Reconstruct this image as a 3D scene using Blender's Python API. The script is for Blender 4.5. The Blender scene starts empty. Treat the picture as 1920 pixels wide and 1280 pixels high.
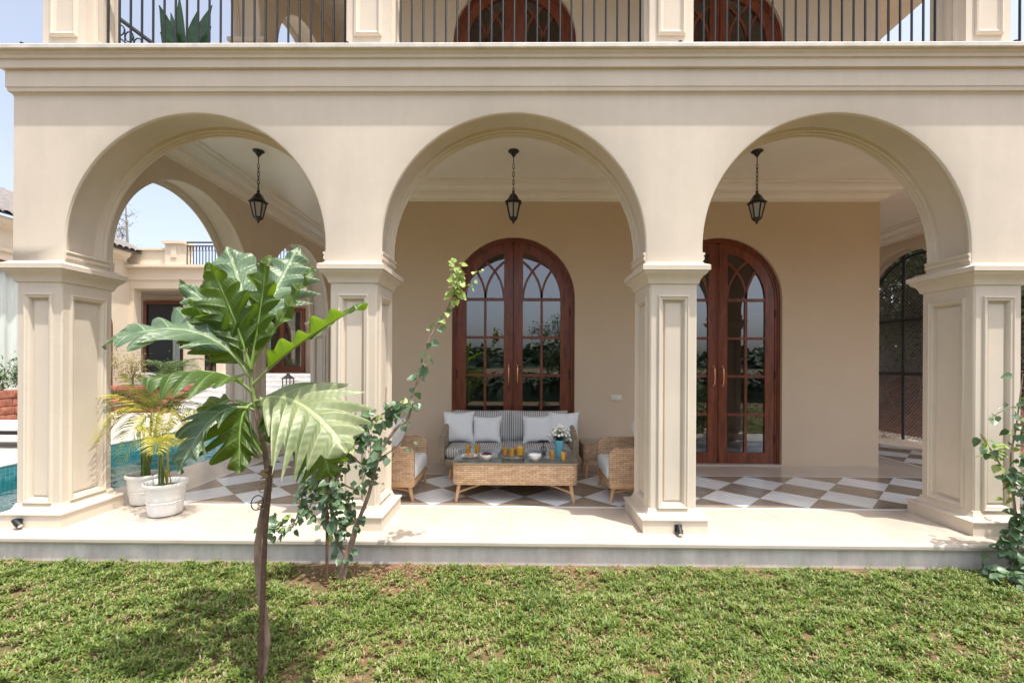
import bpy, bmesh, math, random
import numpy as np
from mathutils import Vector, Matrix, noise
rnd = random.Random(7)
sc = bpy.context.scene
COL = sc.collection
R = math.radians

# ------------------------------------------------------------------ camera
CAMH, FPX, HOR, YAW, ROLL = 1.4, 840.0, 682.0, 0.0100, 0.0050
cam_d = bpy.data.cameras.new('camera'); cam = bpy.data.objects.new('camera', cam_d); COL.objects.link(cam)
cam_d.sensor_width = 36.0; cam_d.lens = FPX / 1920 * 36.0
cam_d.shift_y = (HOR - 640) / 1920.0
cam_d.clip_start = 0.02; cam_d.clip_end = 3000
cam.location = (0, 0, CAMH)
cam.rotation_euler = (Matrix.Rotation(YAW, 3, 'Z') @ Matrix.Rotation(R(90), 3, 'X') @ Matrix.Rotation(ROLL, 3, 'Z')).to_euler()
sc.camera = cam
# ------------------------------------------------------------------ light
SUN = Vector((1.14, -1.0, 4.8)).normalized()
w = bpy.data.worlds.new("World"); sc.world = w; w.use_nodes = True
nt = w.node_tree; bg = nt.nodes['Background']
sky = nt.nodes.new('ShaderNodeTexSky'); sky.sky_type = 'NISHITA'; sky.sun_disc = False
sky.sun_elevation = math.asin(SUN.z); sky.sun_rotation = math.atan2(SUN.x, SUN.y)
sky.dust_density = 4.0; sky.air_density = 0.8; sky.ozone_density = 1.2
hs = nt.nodes.new('ShaderNodeHueSaturation'); hs.inputs['Saturation'].default_value = 0.6; hs.inputs['Value'].default_value = 1.25
nt.links.new(sky.outputs[0], hs.inputs['Color']); nt.links.new(hs.outputs[0], bg.inputs[0]); bg.inputs[1].default_value = 0.15
sd = bpy.data.lights.new('sun', 'SUN'); so = bpy.data.objects.new('sun', sd); COL.objects.link(so)
sd.energy = 3.2; sd.angle = R(0.55); sd.color = (1.0, 0.95, 0.87)
so.rotation_euler = SUN.to_track_quat('Z', 'Y').to_euler(); so.location = (4, -4, 16)
sc.view_settings.view_transform = 'Standard'; sc.view_settings.look = 'None'
sc.view_settings.exposure = 0.88; sc.view_settings.gamma = 1.0
sc.render.engine = 'CYCLES'
sc.cycles.max_bounces = 10; sc.cycles.diffuse_bounces = 6; sc.cycles.transparent_max_bounces = 16
sc.cycles.caustics_reflective = False; sc.cycles.caustics_refractive = False

# ------------------------------------------------------------------ helpers
def pt(px, py, Y):
    """photo pixel -> world point in the plane at depth Y (metres in front of the camera)"""
    u = px - 960; v = py - 640
    c, s = math.cos(ROLL), math.sin(ROLL); u, v = u*c + v*s, -u*s + v*c
    a = u/FPX; e = -(v - (HOR-640))/FPX
    c, s = math.cos(YAW), math.sin(YAW)
    t = Y/(s*a + c)
    return Vector(((c*a - s)*t, Y, CAMH + e*t))

class MB:
    def __init__(s): s.v = []; s.f = []; s.m = []; s.uv = None
    def add(s, vs, fs, m=0):
        o = len(s.v); s.v += [tuple(x) for x in vs]
        for f in fs: s.f.append([o+i for i in f]); s.m.append(m)
    def quad(s, a, b, c, d, m=0): s.add([a, b, c, d], [(0, 1, 2, 3)], m)
    def box(s, x0, x1, y0, y1, z0, z1, m=0):
        s.add([(x0,y0,z0),(x1,y0,z0),(x1,y1,z0),(x0,y1,z0),(x0,y0,z1),(x1,y0,z1),(x1,y1,z1),(x0,y1,z1)],
              [(0,3,2,1),(4,5,6,7),(0,1,5,4),(1,2,6,5),(2,3,7,6),(3,0,4,7)], m)
    def rbox(s, x0, x1, y0, y1, z0, z1, r=0.02, m=0, n=4, rz=None):
        """box with rounded vertical corners and softened top/bottom edges"""
        rz = rz if rz is not None else r*0.5
        def ring(ins, z):
            out = []; rr = max(r-ins, 0.001)
            for cx, cy, a0 in ((x1-r, y1-r, 0), (x0+r, y1-r, 90), (x0+r, y0+r, 180), (x1-r, y0+r, 270)):
                for k in range(n+1):
                    a = R(a0 + 90*k/n); out.append((cx+rr*math.cos(a), cy+rr*math.sin(a), z))
            return out
        rings = []
        for k in range(3): a = R(90*k/2); rings.append(ring(rz*(1-math.sin(a)), z0+rz*(1-math.cos(a))))
        for k in range(3): a = R(90*k/2); rings.append(ring(rz*(1-math.cos(a)), z1-rz*(1-math.sin(a))))
        s.rings(rings, True, m)
    def rings(s, rings, caps=True, m=0, closed=True):
        n = len(rings[0]); vs = [p for r in rings for p in r]; fs = []
        for i in range(len(rings)-1):
            for j in range(n if closed else n-1):
                k = (j+1) % n
                fs.append((i*n+j, i*n+k, (i+1)*n+k, (i+1)*n+j))
        if caps: fs.append(tuple(range(n))[::-1]); fs.append(tuple((len(rings)-1)*n+j for j in range(n)))
        s.add(vs, fs, m)
    def tube(s, pts, rad, n=8, m=0, caps=True):
        pts = [Vector(p) for p in pts]
        if not hasattr(rad, '__len__'): rad = [rad]*len(pts)
        rings = []; up = None
        for i, p in enumerate(pts):
            d = (pts[min(i+1, len(pts)-1)] - pts[max(i-1, 0)]).normalized()
            if up is None: up = Vector((0,0,1)) if abs(d.z) < .9 else Vector((1,0,0))
            x = d.cross(up).normalized(); y = x.cross(d).normalized(); up = y
            rings.append([p + (x*math.cos(2*math.pi*k/n) + y*math.sin(2*math.pi*k/n))*rad[i] for k in range(n)])
        s.rings(rings, caps, m)
    def lathe(s, prof, c=(0,0,0), n=24, m=0, caps=False):
        rings = [[(c[0]+max(r,1e-4)*math.cos(2*math.pi*k/n), c[1]+max(r,1e-4)*math.sin(2*math.pi*k/n), c[2]+z) for k in range(n)] for r, z in prof]
        s.rings(rings, caps, m)
    def prof_rect(s, x0, x1, y0, y1, prof, m=0, caps=True):
        s.rings([[(x0-o,y0-o,z),(x1+o,y0-o,z),(x1+o,y1+o,z),(x0-o,y1+o,z)] for o, z in prof], caps, m)
    def arcband(s, cx, cz, r0, r1, a0, a1, y0, y1, n=20, m=0):
        rings = []
        for k in range(n+1):
            a = a0 + (a1-a0)*k/n; c, q = math.cos(a), math.sin(a)
            rings.append([(cx+r0*c,y0,cz+r0*q),(cx+r1*c,y0,cz+r1*q),(cx+r1*c,y1,cz+r1*q),(cx+r0*c,y1,cz+r0*q)])
        s.rings(rings, True, m)
    def build(s, name, mats, parent=None, smooth=35, doubles=True, base=None, recalc=True):
        me = bpy.data.meshes.new(name)
        off = Vector(WL.get(parent.name, (0,0,0))) if parent else Vector((0,0,0))
        if base is not None and parent is None: off = Vector(base)
        me.from_pydata([(v[0]-off.x, v[1]-off.y, v[2]-off.z) for v in s.v], [], s.f)
        if not isinstance(mats, (list, tuple)): mats = [mats]
        for mt in mats: me.materials.append(mt)
        if len(mats) > 1: me.polygons.foreach_set('material_index', s.m)
        if s.uv is not None:
            ul = me.uv_layers.new(name='uv'); li = np.empty(len(me.loops), dtype=np.int32); me.loops.foreach_get('vertex_index', li)
            ul.data.foreach_set('uv', np.asarray(s.uv, dtype=np.float32)[li].ravel())
        if doubles and s.uv is None:
            bm = bmesh.new(); bm.from_mesh(me); bmesh.ops.remove_doubles(bm, verts=bm.verts, dist=1e-5)
            if recalc: bmesh.ops.recalc_face_normals(bm, faces=bm.faces)
            bm.to_mesh(me); bm.free()
        if smooth:
            me.polygons.foreach_set('use_smooth', [True]*len(me.polygons)); me.set_sharp_from_angle(angle=R(smooth))
        me.update()
        o = bpy.data.objects.new(name, me); COL.objects.link(o)
        if parent: o.parent = parent
        elif base is not None: o.location = off; 
        return o
WL = {}
def tag(o, label=None, cat=None, group=None, kind=None):
    if label: o['label'] = label
    if cat: o['category'] = cat
    if group: o['group'] = group
    if kind: o['kind'] = kind
    return o
def thing(name, label, cat, loc=(0,0,0), group=None):
    o = bpy.data.objects.new(name, None); o.empty_display_size = .1; COL.objects.link(o); o.location = loc
    WL[o.name] = tuple(loc); return tag(o, label, cat, group)
def copytree(o, loc, rotz=None, parent=None, label=None):
    c = o.copy(); COL.objects.link(c)
    if parent is None:
        c.location = loc; WL[c.name] = tuple(loc)
        if rotz is not None: c.rotation_euler = (0,0,rotz)
        if label: c['label'] = label
    else: c.parent = parent
    for ch in [q for q in bpy.data.objects if q.parent == o and q is not c]: copytree(ch, None, None, c)
    return c
def bez(a, b, c, n=10):
    a, b, c = Vector(a), Vector(b), Vector(c)
    return [a*(1-t)**2 + b*2*t*(1-t) + c*t*t for t in [i/n for i in range(n+1)]]
def spline(ps, n=6):
    ps = [Vector(p) for p in ps]; out = []
    for i in range(len(ps)-1):
        p0 = ps[max(i-1,0)]; p1 = ps[i]; p2 = ps[i+1]; p3 = ps[min(i+2,len(ps)-1)]
        for k in range(n):
            t = k/n; out.append(.5*((2*p1)+(p2-p0)*t+(2*p0-5*p1+4*p2-p3)*t*t+(3*p1-p0-3*p2+p3)*t**3))
    out.append(ps[-1]); return out

# ------------------------------------------------------------------ materials
def mat(name, col, rough=.6, metal=0, spec=.5, noise_s=None, var=.12, bump=0, bump_s=200, detail=6, col2=None, stretch=None, coord='Object'):
    m = bpy.data.materials.new(name); m.use_nodes = True; t = m.node_tree; p = t.nodes['Principled BSDF']
    p.inputs['Roughness'].default_value = rough; p.inputs['Metallic'].default_value = metal
    p.inputs['Specular IOR Level'].default_value = spec
    p.inputs['Base Color'].default_value = (*col, 1)
    tc = t.nodes.new('ShaderNodeTexCoord'); mp = t.nodes.new('ShaderNodeMapping'); t.links.new(tc.outputs[coord], mp.inputs[0])
    if stretch: mp.inputs['Scale'].default_value = stretch
    if noise_s:
        n = t.nodes.new('ShaderNodeTexNoise'); n.inputs['Scale'].default_value = noise_s; n.inputs['Detail'].default_value = detail
        n.inputs['Roughness'].default_value = .6
        t.links.new(mp.outputs[0], n.inputs[0])
        r = t.nodes.new('ShaderNodeValToRGB'); c2 = col2 or tuple(c*(1-var) for c in col)
        r.color_ramp.elements[0].color = (*c2, 1); r.color_ramp.elements[1].color = (*[min(c*(1+(var if not col2 else 0)), .95) for c in col], 1)
        r.color_ramp.elements[0].position = .32; r.color_ramp.elements[1].position = .68
        t.links.new(n.outputs[0], r.inputs[0]); t.links.new(r.outputs[0], p.inputs['Base Color'])
    if bump:
        n2 = t.nodes.new('ShaderNodeTexNoise'); n2.inputs['Scale'].default_value = bump_s; n2.inputs['Detail'].default_value = 4
        t.links.new(mp.outputs[0], n2.inputs[0])
        b = t.nodes.new('ShaderNodeBump'); b.inputs['Strength'].default_value = bump; b.inputs['Distance'].default_value = .003
        t.links.new(n2.outputs[0], b.inputs['Height']); t.links.new(b.outputs[0], p.inputs['Normal'])
    return m
STUCCO = mat('stucco', (.66,.575,.47), .85, noise_s=1.6, var=.05, bump=.25, bump_s=160)
def weather(m, lo, sc1=3.0, sc2=14.0):
    t = m.node_tree; p = t.nodes['Principled BSDF']; src = p.inputs['Base Color'].links[0].from_socket
    tc = t.nodes.new('ShaderNodeTexCoord'); cur = src
    for scl, st, k in ((sc1, (1.6,1.6,.16), lo), (sc2, (1,1,1), lo*.5)):
        mp = t.nodes.new('ShaderNodeMapping'); mp.inputs['Scale'].default_value = st; t.links.new(tc.outputs['Object'], mp.inputs[0])
        n = t.nodes.new('ShaderNodeTexNoise'); n.inputs['Scale'].default_value = scl; n.inputs['Detail'].default_value = 8; n.inputs['Roughness'].default_value = .7; t.links.new(mp.outputs[0], n.inputs[0])
        r = t.nodes.new('ShaderNodeMapRange'); r.inputs['From Min'].default_value = .38; r.inputs['From Max'].default_value = .60; r.inputs['To Min'].default_value = 1-k; r.inputs['To Max'].default_value = 1.0; t.links.new(n.outputs[0], r.inputs[0])
        c = t.nodes.new('ShaderNodeCombineXYZ')
        for i in range(3): t.links.new(r.outputs[0], c.inputs[i])
        mx = t.nodes.new('ShaderNodeMix'); mx.data_type = 'RGBA'; mx.blend_type = 'MULTIPLY'; mx.inputs[0].default_value = 1; t.links.new(cur, mx.inputs[6]); t.links.new(c.outputs[0], mx.inputs[7]); cur = mx.outputs[2]
    t.links.new(cur, p.inputs['Base Color'])
weather(STUCCO, .04)
WALLM = mat('wall_paint', (.60,.475,.345), .8, noise_s=1.1, var=.04, bump=.2, bump_s=140)
CEIL = mat('ceiling_paint', (.84,.80,.72), .38, noise_s=2.5, var=.03, bump=.5, bump_s=6)
SLAB = mat('porch_marble', (.56,.485,.41), .2, noise_s=2.2, var=.06)
PLINTH = mat('plinth_stone', (.67,.62,.57), .5, noise_s=4, var=.1, bump=.2, bump_s=60)
weather(PLINTH, .2, 5, 20); weather(SLAB, .07, 2, 9)
TW = mat('white_marble', (.74,.76,.78), .2, noise_s=5, var=.09)
TB = mat('brown_marble', (.29,.235,.18), .2, noise_s=6, var=.16)
WOOD = mat('teak', (.24,.062,.026), .30, noise_s=9, col2=(.10,.025,.012), stretch=(3,3,.5), bump=.15, bump_s=40)
BRASS = mat('copper_brass', (.80,.42,.22), .28, metal=1)
STEEL = mat('dark_steel', (.03,.033,.035), .5, metal=.6)
BLACK = mat('black_iron', (.012,.011,.010), .45)
RATTAN_L = mat('rattan_wood', (.58,.36,.19), .5, noise_s=12, var=.15, stretch=(1,1,.3))
WHITEPOT = mat('pot_glaze', (.74,.74,.72), .35, noise_s=8, var=.03)
SOIL = mat('potting_soil', (.05,.03,.02), .95, noise_s=40, var=.5, bump=1, bump_s=80)
BARK = mat('bark', (.24,.17,.125), .9, noise_s=26, var=.4, bump=1, bump_s=90, stretch=(1,1,.45))
BARKG = mat('green_bark', (.16,.20,.06), .7, noise_s=26, var=.3)
STAKE = mat('stake_wood', (.10,.055,.035), .8, noise_s=40, var=.4, bump=.8, bump_s=90)
TWINE = mat('twine', (.34,.23,.13), .95, noise_s=90, var=.35)
PILLOW = mat('pale_fabric', (.86,.87,.87), .95, noise_s=3, var=.03, bump=.3, bump_s=500)
SEATF = mat('grey_fabric', (.72,.74,.74), .95, noise_s=3, var=.04, bump=.3, bump_s=500)
PORCEL = mat('porcelain', (.80,.80,.79), .2)
BREAD = mat('pastry', (.52,.27,.10), .8, noise_s=60, var=.4)
BERRY = mat('berries', (.10,.02,.05), .35, noise_s=70, var=.6)
VASEM = mat('blue_glaze', (.16,.50,.62), .3, noise_s=10, var=.05)
PETAL = mat('white_petal', (.80,.80,.68), .8)
TERRA = mat('red_laterite', (.27,.10,.065), .9, noise_s=8, var=.5, bump=1, bump_s=30)
EARTH = mat('red_soil', (.20,.08,.05), .95, noise_s=7, var=.45, bump=1, bump_s=30)
DECK = mat('deck_stone', (.48,.44,.39), .5, noise_s=3, var=.07)
STEP = mat('step_marble', (.66,.65,.63), .4, noise_s=9, var=.12)
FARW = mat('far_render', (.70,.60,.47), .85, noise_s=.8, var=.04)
ROOFT = mat('roof_tile', (.17,.15,.14), .8, noise_s=4, var=.3)
CURT = mat('curtain', (.60,.66,.62), .9, noise_s=6, var=.1, stretch=(6,6,.2))
DARKR = mat('dim_room_tone', (.16,.14,.12), .9)  # dimness of the unlit rooms is put into this dark colour
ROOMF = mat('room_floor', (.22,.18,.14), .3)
LOUNGE = mat('lounger_white', (.75,.75,.75), .8)
SOCK = mat('socket_plastic', (.66,.62,.50), .5)

def wicker(name, c1, c2, sx=13., bs=1.0):
    m = mat(name, c1, .6); t = m.node_tree; p = t.nodes['Principled BSDF']
    tc = t.nodes.new('ShaderNodeTexCoord'); sp = t.nodes.new('ShaderNodeSeparateXYZ'); t.links.new(tc.outputs['Object'], sp.inputs[0])
    ad = t.nodes.new('ShaderNodeMath'); ad.operation = 'ADD'; t.links.new(sp.outputs[0], ad.inputs[0]); t.links.new(sp.outputs[1], ad.inputs[1])
    cb = t.nodes.new('ShaderNodeCombineXYZ'); t.links.new(ad.outputs[0], cb.inputs[0]); t.links.new(sp.outputs[2], cb.inputs[1])
    br = t.nodes.new('ShaderNodeTexBrick'); t.links.new(cb.outputs[0], br.inputs[0])
    br.inputs['Scale'].default_value = sx; br.inputs['Mortar Size'].default_value = .03; br.inputs['Mortar Smooth'].default_value = .8
    br.inputs['Brick Width'].default_value = .9; br.inputs['Row Height'].default_value = .26
    br.inputs['Color1'].default_value = (*c1,1); br.inputs['Color2'].default_value = (*c2,1); br.inputs['Mortar'].default_value = (*[c*.45 for c in c2],1)
    n = t.nodes.new('ShaderNodeTexNoise'); n.inputs['Scale'].default_value = 30; t.links.new(tc.outputs['Object'], n.inputs[0])
    mx = t.nodes.new('ShaderNodeMix'); mx.data_type = 'RGBA'; mx.blend_type = 'MULTIPLY'; mx.inputs[0].default_value = .45
    t.links.new(br.outputs[0], mx.inputs[6]); t.links.new(n.outputs[0], mx.inputs[7]); 
    ml = t.nodes.new('ShaderNodeMix'); ml.data_type = 'RGBA'; ml.blend_type = 'MULTIPLY'; ml.inputs[0].default_value = 1; ml.inputs[7].default_value = (1.25,1.25,1.25,1)
    t.links.new(mx.outputs[2], ml.inputs[6]); t.links.new(ml.outputs[2], p.inputs['Base Color'])
    b = t.nodes.new('ShaderNodeBump'); b.inputs['Strength'].default_value = bs; b.inputs['Distance'].default_value = .004; b.invert = True
    t.links.new(br.outputs['Fac'], b.inputs['Height']); t.links.new(b.outputs[0], p.inputs['Normal'])
    return m
WICKER = wicker('wicker', (.72,.50,.32), (.54,.34,.20))
ROPE = wicker('rope_weave', (.45,.36,.25), (.36,.28,.19), 14)

def stripes():
    m = mat('striped_fabric', (.6,.6,.6), .95); t = m.node_tree; p = t.nodes['Principled BSDF']
    tc = t.nodes.new('ShaderNodeTexCoord'); wv = t.nodes.new('ShaderNodeTexWave'); wv.inputs['Scale'].default_value = 11; wv.bands_direction = 'X'
    wv.inputs['Distortion'].default_value = .3
    t.links.new(tc.outputs['Object'], wv.inputs[0]); r = t.nodes.new('ShaderNodeValToRGB'); r.color_ramp.interpolation = 'CONSTANT'
    e = r.color_ramp.elements; e[0].color = (.20,.22,.24,1); e[1].position = .38; e[1].color = (.62,.60,.56,1)
    t.links.new(wv.outputs[0], r.inputs[0]); t.links.new(r.outputs[0], p.inputs['Base Color']); return m
STRIPE = stripes()

def glassmat(name, tint=(.8,.85,.85), refl=.18, rough=0.0, trans=.8):
    m = bpy.data.materials.new(name); m.use_nodes = True; t = m.node_tree; t.nodes.clear()
    o = t.nodes.new('ShaderNodeOutputMaterial'); mx = t.nodes.new('ShaderNodeMixShader'); tr = t.nodes.new('ShaderNodeBsdfTransparent'); gl = t.nodes.new('ShaderNodeBsdfGlossy')
    lw0 = t.nodes.new('ShaderNodeLayerWeight'); lw0.inputs[0].default_value = .5; lw = t.nodes.new('ShaderNodeMath'); lw.operation = 'POWER'; lw.inputs[1].default_value = 4.0; t.links.new(lw0.outputs['Facing'], lw.inputs[0])
    ad = t.nodes.new('ShaderNodeMath'); ad.operation = 'MULTIPLY_ADD'; ad.inputs[1].default_value = .75; ad.inputs[2].default_value = refl; ad.use_clamp = True
    t.links.new(lw.outputs[0], ad.inputs[0]); t.links.new(ad.outputs[0], mx.inputs[0])
    tr.inputs[0].default_value = (*[c*trans for c in tint],1); gl.inputs['Roughness'].default_value = rough; gl.inputs[0].default_value = (.93,.96,1,1)
    t.links.new(tr.outputs[0], mx.inputs[1]); t.links.new(gl.outputs[0], mx.inputs[2]); t.links.new(mx.outputs[0], o.inputs[0]); return m
PANE = glassmat('door_glass', (.8,.85,.85), .17)
CLEAR = glassmat('clear_glass', (.95,.97,.97), .04, trans=.97)
TTOP = glassmat('table_glass', (.86,.88,.84), .05, trans=.97)
LAMPG = mat('frosted_glass', (.42,.40,.39), .4)
JUICE = mat('orange_juice', (.95,.42,.02), .35)
def watermat():
    m = glassmat('pool_water_surface', (.42,.80,.82), .05, trans=.95); t = m.node_tree
    tc = t.nodes.new('ShaderNodeTexCoord'); n = t.nodes.new('ShaderNodeTexNoise'); n.inputs['Scale'].default_value = 3.2; n.inputs['Detail'].default_value = 3
    t.links.new(tc.outputs['Object'], n.inputs[0]); b = t.nodes.new('ShaderNodeBump'); b.inputs['Strength'].default_value = .35; b.inputs['Distance'].default_value = .05
    t.links.new(n.outputs[0], b.inputs['Height'])
    for q in t.nodes:
        if q.type in ('BSDF_GLOSSY', 'LAYER_WEIGHT'): t.links.new(b.outputs[0], q.inputs['Normal'])
    return m
WATER = watermat()
def pooltile():
    m = mat('pool_tile', (.05,.33,.36), .25); t = m.node_tree; p = t.nodes['Principled BSDF']
    tc = t.nodes.new('ShaderNodeTexCoord'); sp = t.nodes.new('ShaderNodeSeparateXYZ'); t.links.new(tc.outputs['Object'], sp.inputs[0])
    ad = t.nodes.new('ShaderNodeMath'); ad.operation = 'ADD'; t.links.new(sp.outputs[0], ad.inputs[0]); t.links.new(sp.outputs[2], ad.inputs[1])
    cb = t.nodes.new('ShaderNodeCombineXYZ'); t.links.new(ad.outputs[0], cb.inputs[0]); t.links.new(sp.outputs[1], cb.inputs[1])
    br = t.nodes.new('ShaderNodeTexBrick'); br.offset = 0; t.links.new(cb.outputs[0], br.inputs[0]); br.inputs['Scale'].default_value = 9
    br.inputs['Brick Width'].default_value = .5; br.inputs['Row Height'].default_value = .5; br.inputs['Mortar Size'].default_value = .02
    br.inputs['Color1'].default_value = (.035,.25,.29,1); br.inputs['Color2'].default_value = (.08,.38,.40,1); br.inputs['Mortar'].default_value = (.3,.45,.48,1)
    t.links.new(br.outputs[0], p.inputs['Base Color']); return m
PTILE = pooltile()

def leafmat(name, c1, c2, rough=.4, trans=.35, tcol=None, vein=None, uvv=False):
    """leaf: principled front mixed with translucency, per-face tint from noise, pale veins from the leaf's own uv"""
    m = bpy.data.materials.new(name); m.use_nodes = True; t = m.node_tree; p = t.nodes['Principled BSDF']; o = t.nodes['Material Output']
    tc = t.nodes.new('ShaderNodeTexCoord'); n = t.nodes.new('ShaderNodeTexNoise'); n.inputs['Scale'].default_value = 9; n.inputs['Detail'].default_value = 5
    t.links.new(tc.outputs['Object'], n.inputs[0]); r = t.nodes.new('ShaderNodeValToRGB')
    r.color_ramp.elements[0].position = .35; r.color_ramp.elements[1].position = .65
    r.color_ramp.elements[0].color = (*c1,1); r.color_ramp.elements[1].color = (*c2,1); t.links.new(n.outputs[0], r.inputs[0])
    colout = r.outputs[0]
    if uvv:
        uv = t.nodes.new('ShaderNodeUVMap'); uv.uv_map = 'uv'; sp = t.nodes.new('ShaderNodeSeparateXYZ'); t.links.new(uv.outputs[0], sp.inputs[0])
        # u = lobe phase (0 at a lobe's vein .. 1 at the gap), v = distance from midrib
        def lt(sock, a, b):
            q = t.nodes.new('ShaderNodeMapRange'); q.interpolation_type = 'SMOOTHSTEP'; q.inputs['From Min'].default_value = a; q.inputs['From Max'].default_value = b
            q.inputs['To Min'].default_value = 1; q.inputs['To Max'].default_value = 0; t.links.new(sock, q.inputs[0]); return q.outputs[0]
        a = lt(sp.outputs[1], .02, .055); b = lt(sp.outputs[0], .03, .12)
        mxx = t.nodes.new('ShaderNodeMath'); mxx.operation = 'MAXIMUM'; t.links.new(a, mxx.inputs[0]); t.links.new(b, mxx.inputs[1])
        # fine secondary veins
        wv = t.nodes.new('ShaderNodeMath'); wv.operation = 'SINE'
        ml = t.nodes.new('ShaderNodeMath'); ml.operation = 'MULTIPLY_ADD'; ml.inputs[1].default_value = 60; t.links.new(sp.outputs[1], ml.inputs[0])
        m2 = t.nodes.new('ShaderNodeMath'); m2.operation = 'MULTIPLY'; m2.inputs[1].default_value = 9; t.links.new(sp.outputs[0], m2.inputs[0]); t.links.new(m2.outputs[0], ml.inputs[2])
        t.links.new(ml.outputs[0], wv.inputs[0])
        mx = t.nodes.new('ShaderNodeMix'); mx.data_type = 'RGBA'; t.links.new(mxx.outputs[0], mx.inputs[0]); t.links.new(colout, mx.inputs[6]); mx.inputs[7].default_value = (*vein,1)
        colout = mx.outputs[2]
        bp = t.nodes.new('ShaderNodeBump'); bp.inputs['Strength'].default_value = .5; bp.inputs['Distance'].default_value = .004
        ac = t.nodes.new('ShaderNodeMath'); ac.operation = 'MULTIPLY_ADD'; ac.inputs[1].default_value = .25; t.links.new(wv.outputs[0], ac.inputs[0]); t.links.new(mxx.outputs[0], ac.inputs[2])
        t.links.new(ac.outputs[0], bp.inputs['Height']); t.links.new(bp.outputs[0], p.inputs['Normal'])
    t.links.new(colout, p.inputs['Base Color']); p.inputs['Roughness'].default_value = rough
    tr = t.nodes.new('ShaderNodeBsdfTranslucent'); mx = t.nodes.new('ShaderNodeMixShader'); mx.inputs[0].default_value = trans
    tr.inputs[0].default_value = (*(tcol or c2),1)
    t.links.new(p.outputs[0], mx.inputs[1]); t.links.new(tr.outputs[0], mx.inputs[2]); t.links.new(mx.outputs[0], o.inputs[0]); return m
BF = leafmat('breadfruit_leaf', (.045,.088,.016), (.085,.14,.03), .45, .40, (.20,.34,.012), (.19,.27,.08), True)
BFP = leafmat('breadfruit_leaf_pale', (.15,.195,.085), (.27,.30,.15), .45, .2, (.22,.31,.06), (.38,.41,.22), True)  # paler copy: strong sun on the upper face put into the colour
BFG = leafmat('breadfruit_leaf_silver', (.065,.12,.06), (.14,.205,.115), .40, .22, (.14,.26,.04), (.25,.33,.19), True)
SHRUB = leafmat('shrub_leaf', (.05,.10,.05), (.13,.21,.11), .38, .22, (.16,.30,.05))
LIME = leafmat('lime_leaf', (.26,.38,.07), (.48,.55,.22), .5, .35, (.45,.6,.12))
YPALM = leafmat('yellow_frond', (.36,.34,.04), (.50,.46,.09), .45, .3, (.5,.5,.06))
GPALM = leafmat('green_frond', (.09,.15,.035), (.20,.25,.06), .45, .3, (.3,.4,.06))
DARKL = leafmat('dark_leaf', (.018,.042,.014), (.045,.085,.028), .5, .15)
MIDL = leafmat('garden_leaf', (.05,.10,.03), (.11,.17,.05), .5, .25)
OLIVE = leafmat('straw_leaf', (.22,.20,.07), (.38,.33,.13), .7, .25)
FLESH = leafmat('agave_leaf', (.03,.09,.03), (.07,.16,.06), .35, .2)

# ================================================================== GROUND
def sheet(mb, x0, x1, y0, y1, z, m=0, nx=1, ny=1):
    for i in range(nx):
        for j in range(ny):
            a0, a1 = x0+(x1-x0)*i/nx, x0+(x1-x0)*(i+1)/nx; b0, b1 = y0+(y1-y0)*j/ny, y0+(y1-y0)*(j+1)/ny
            mb.quad((a0,b0,z),(a1,b0,z),(a1,b1,z),(a0,b1,z), m)
GZ = -.205
PX0, PX1, PY0, PY1 = -7.3, -4.42, 3.72, 10.0       # pool
LAWNM = mat('lawn_ground', (.085,.085,.03), .95, noise_s=5, col2=(.17,.085,.045), bump=1, bump_s=60)
g = MB()
sheet(g, -900, 900, -900, 3.45, GZ); sheet(g, -900, PX0-.2, 3.45, PY1+.2, GZ); sheet(g, PX1+.1, 900, 3.45, PY1+.2, GZ); sheet(g, -900, 900, PY1+.2, 1500, GZ)
tag(g.build('ground', LAWNM, smooth=0), kind='structure')

# porch floor: plinth slab and tiles
XL, XR = -4.42, 7.4
p = MB(); p.box(XL+.02, 7.9, 3.575, 16, GZ-.3, -.055); tag(p.build('porch_plinth', PLINTH), kind='structure')
p = MB()
prof = [(3.55,-.052),(3.545,-.04),(3.545,-.018),(3.552,-.006),(3.57,0)]
xa, xb = XL, 7.9
p.rings([[(xa,y,z),(xb,y,z)] for y, z in prof], False, closed=False)
p.quad((xa,3.57,0),(xb,3.57,0),(xb,16,0),(xa,16,0)); p.quad((xa,3.55,-.052),(xa,16,-.052),(xa,16,0),(xa,3.57,0)); p.quad((xa,3.55,-.0525),(xb,3.55,-.0525),(xb,3.6,-.0525),(xa,3.6,-.0525))
tag(p.build('porch_floor', SLAB, smooth=0), kind='structure')
Y0j = 4.38
jn = MB()
for k in range(10): jn.box(-3.7+k*1.22, -3.697+k*1.22, 3.575, Y0j, .0002, .0009)
tag(jn.build('slab_joints', mat('grout', (.28,.24,.20), .9), smooth=0), kind='structure')
D2 = .308; X0t, Y0t = 2.251, 4.413
def clip(poly, ax, val, keep_gt):
    out = []
    for i in range(len(poly)):
        a, b = poly[i], poly[(i+1) % len(poly)]
        ia = (a[ax] >= val) if keep_gt else (a[ax] <= val); ib = (b[ax] >= val) if keep_gt else (b[ax] <= val)
        if ia: out.append(a)
        if ia != ib:
            t = (val-a[ax])/(b[ax]-a[ax]); out.append((a[0]+(b[0]-a[0])*t, a[1]+(b[1]-a[1])*t))
    return out
tiles = MB()
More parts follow.
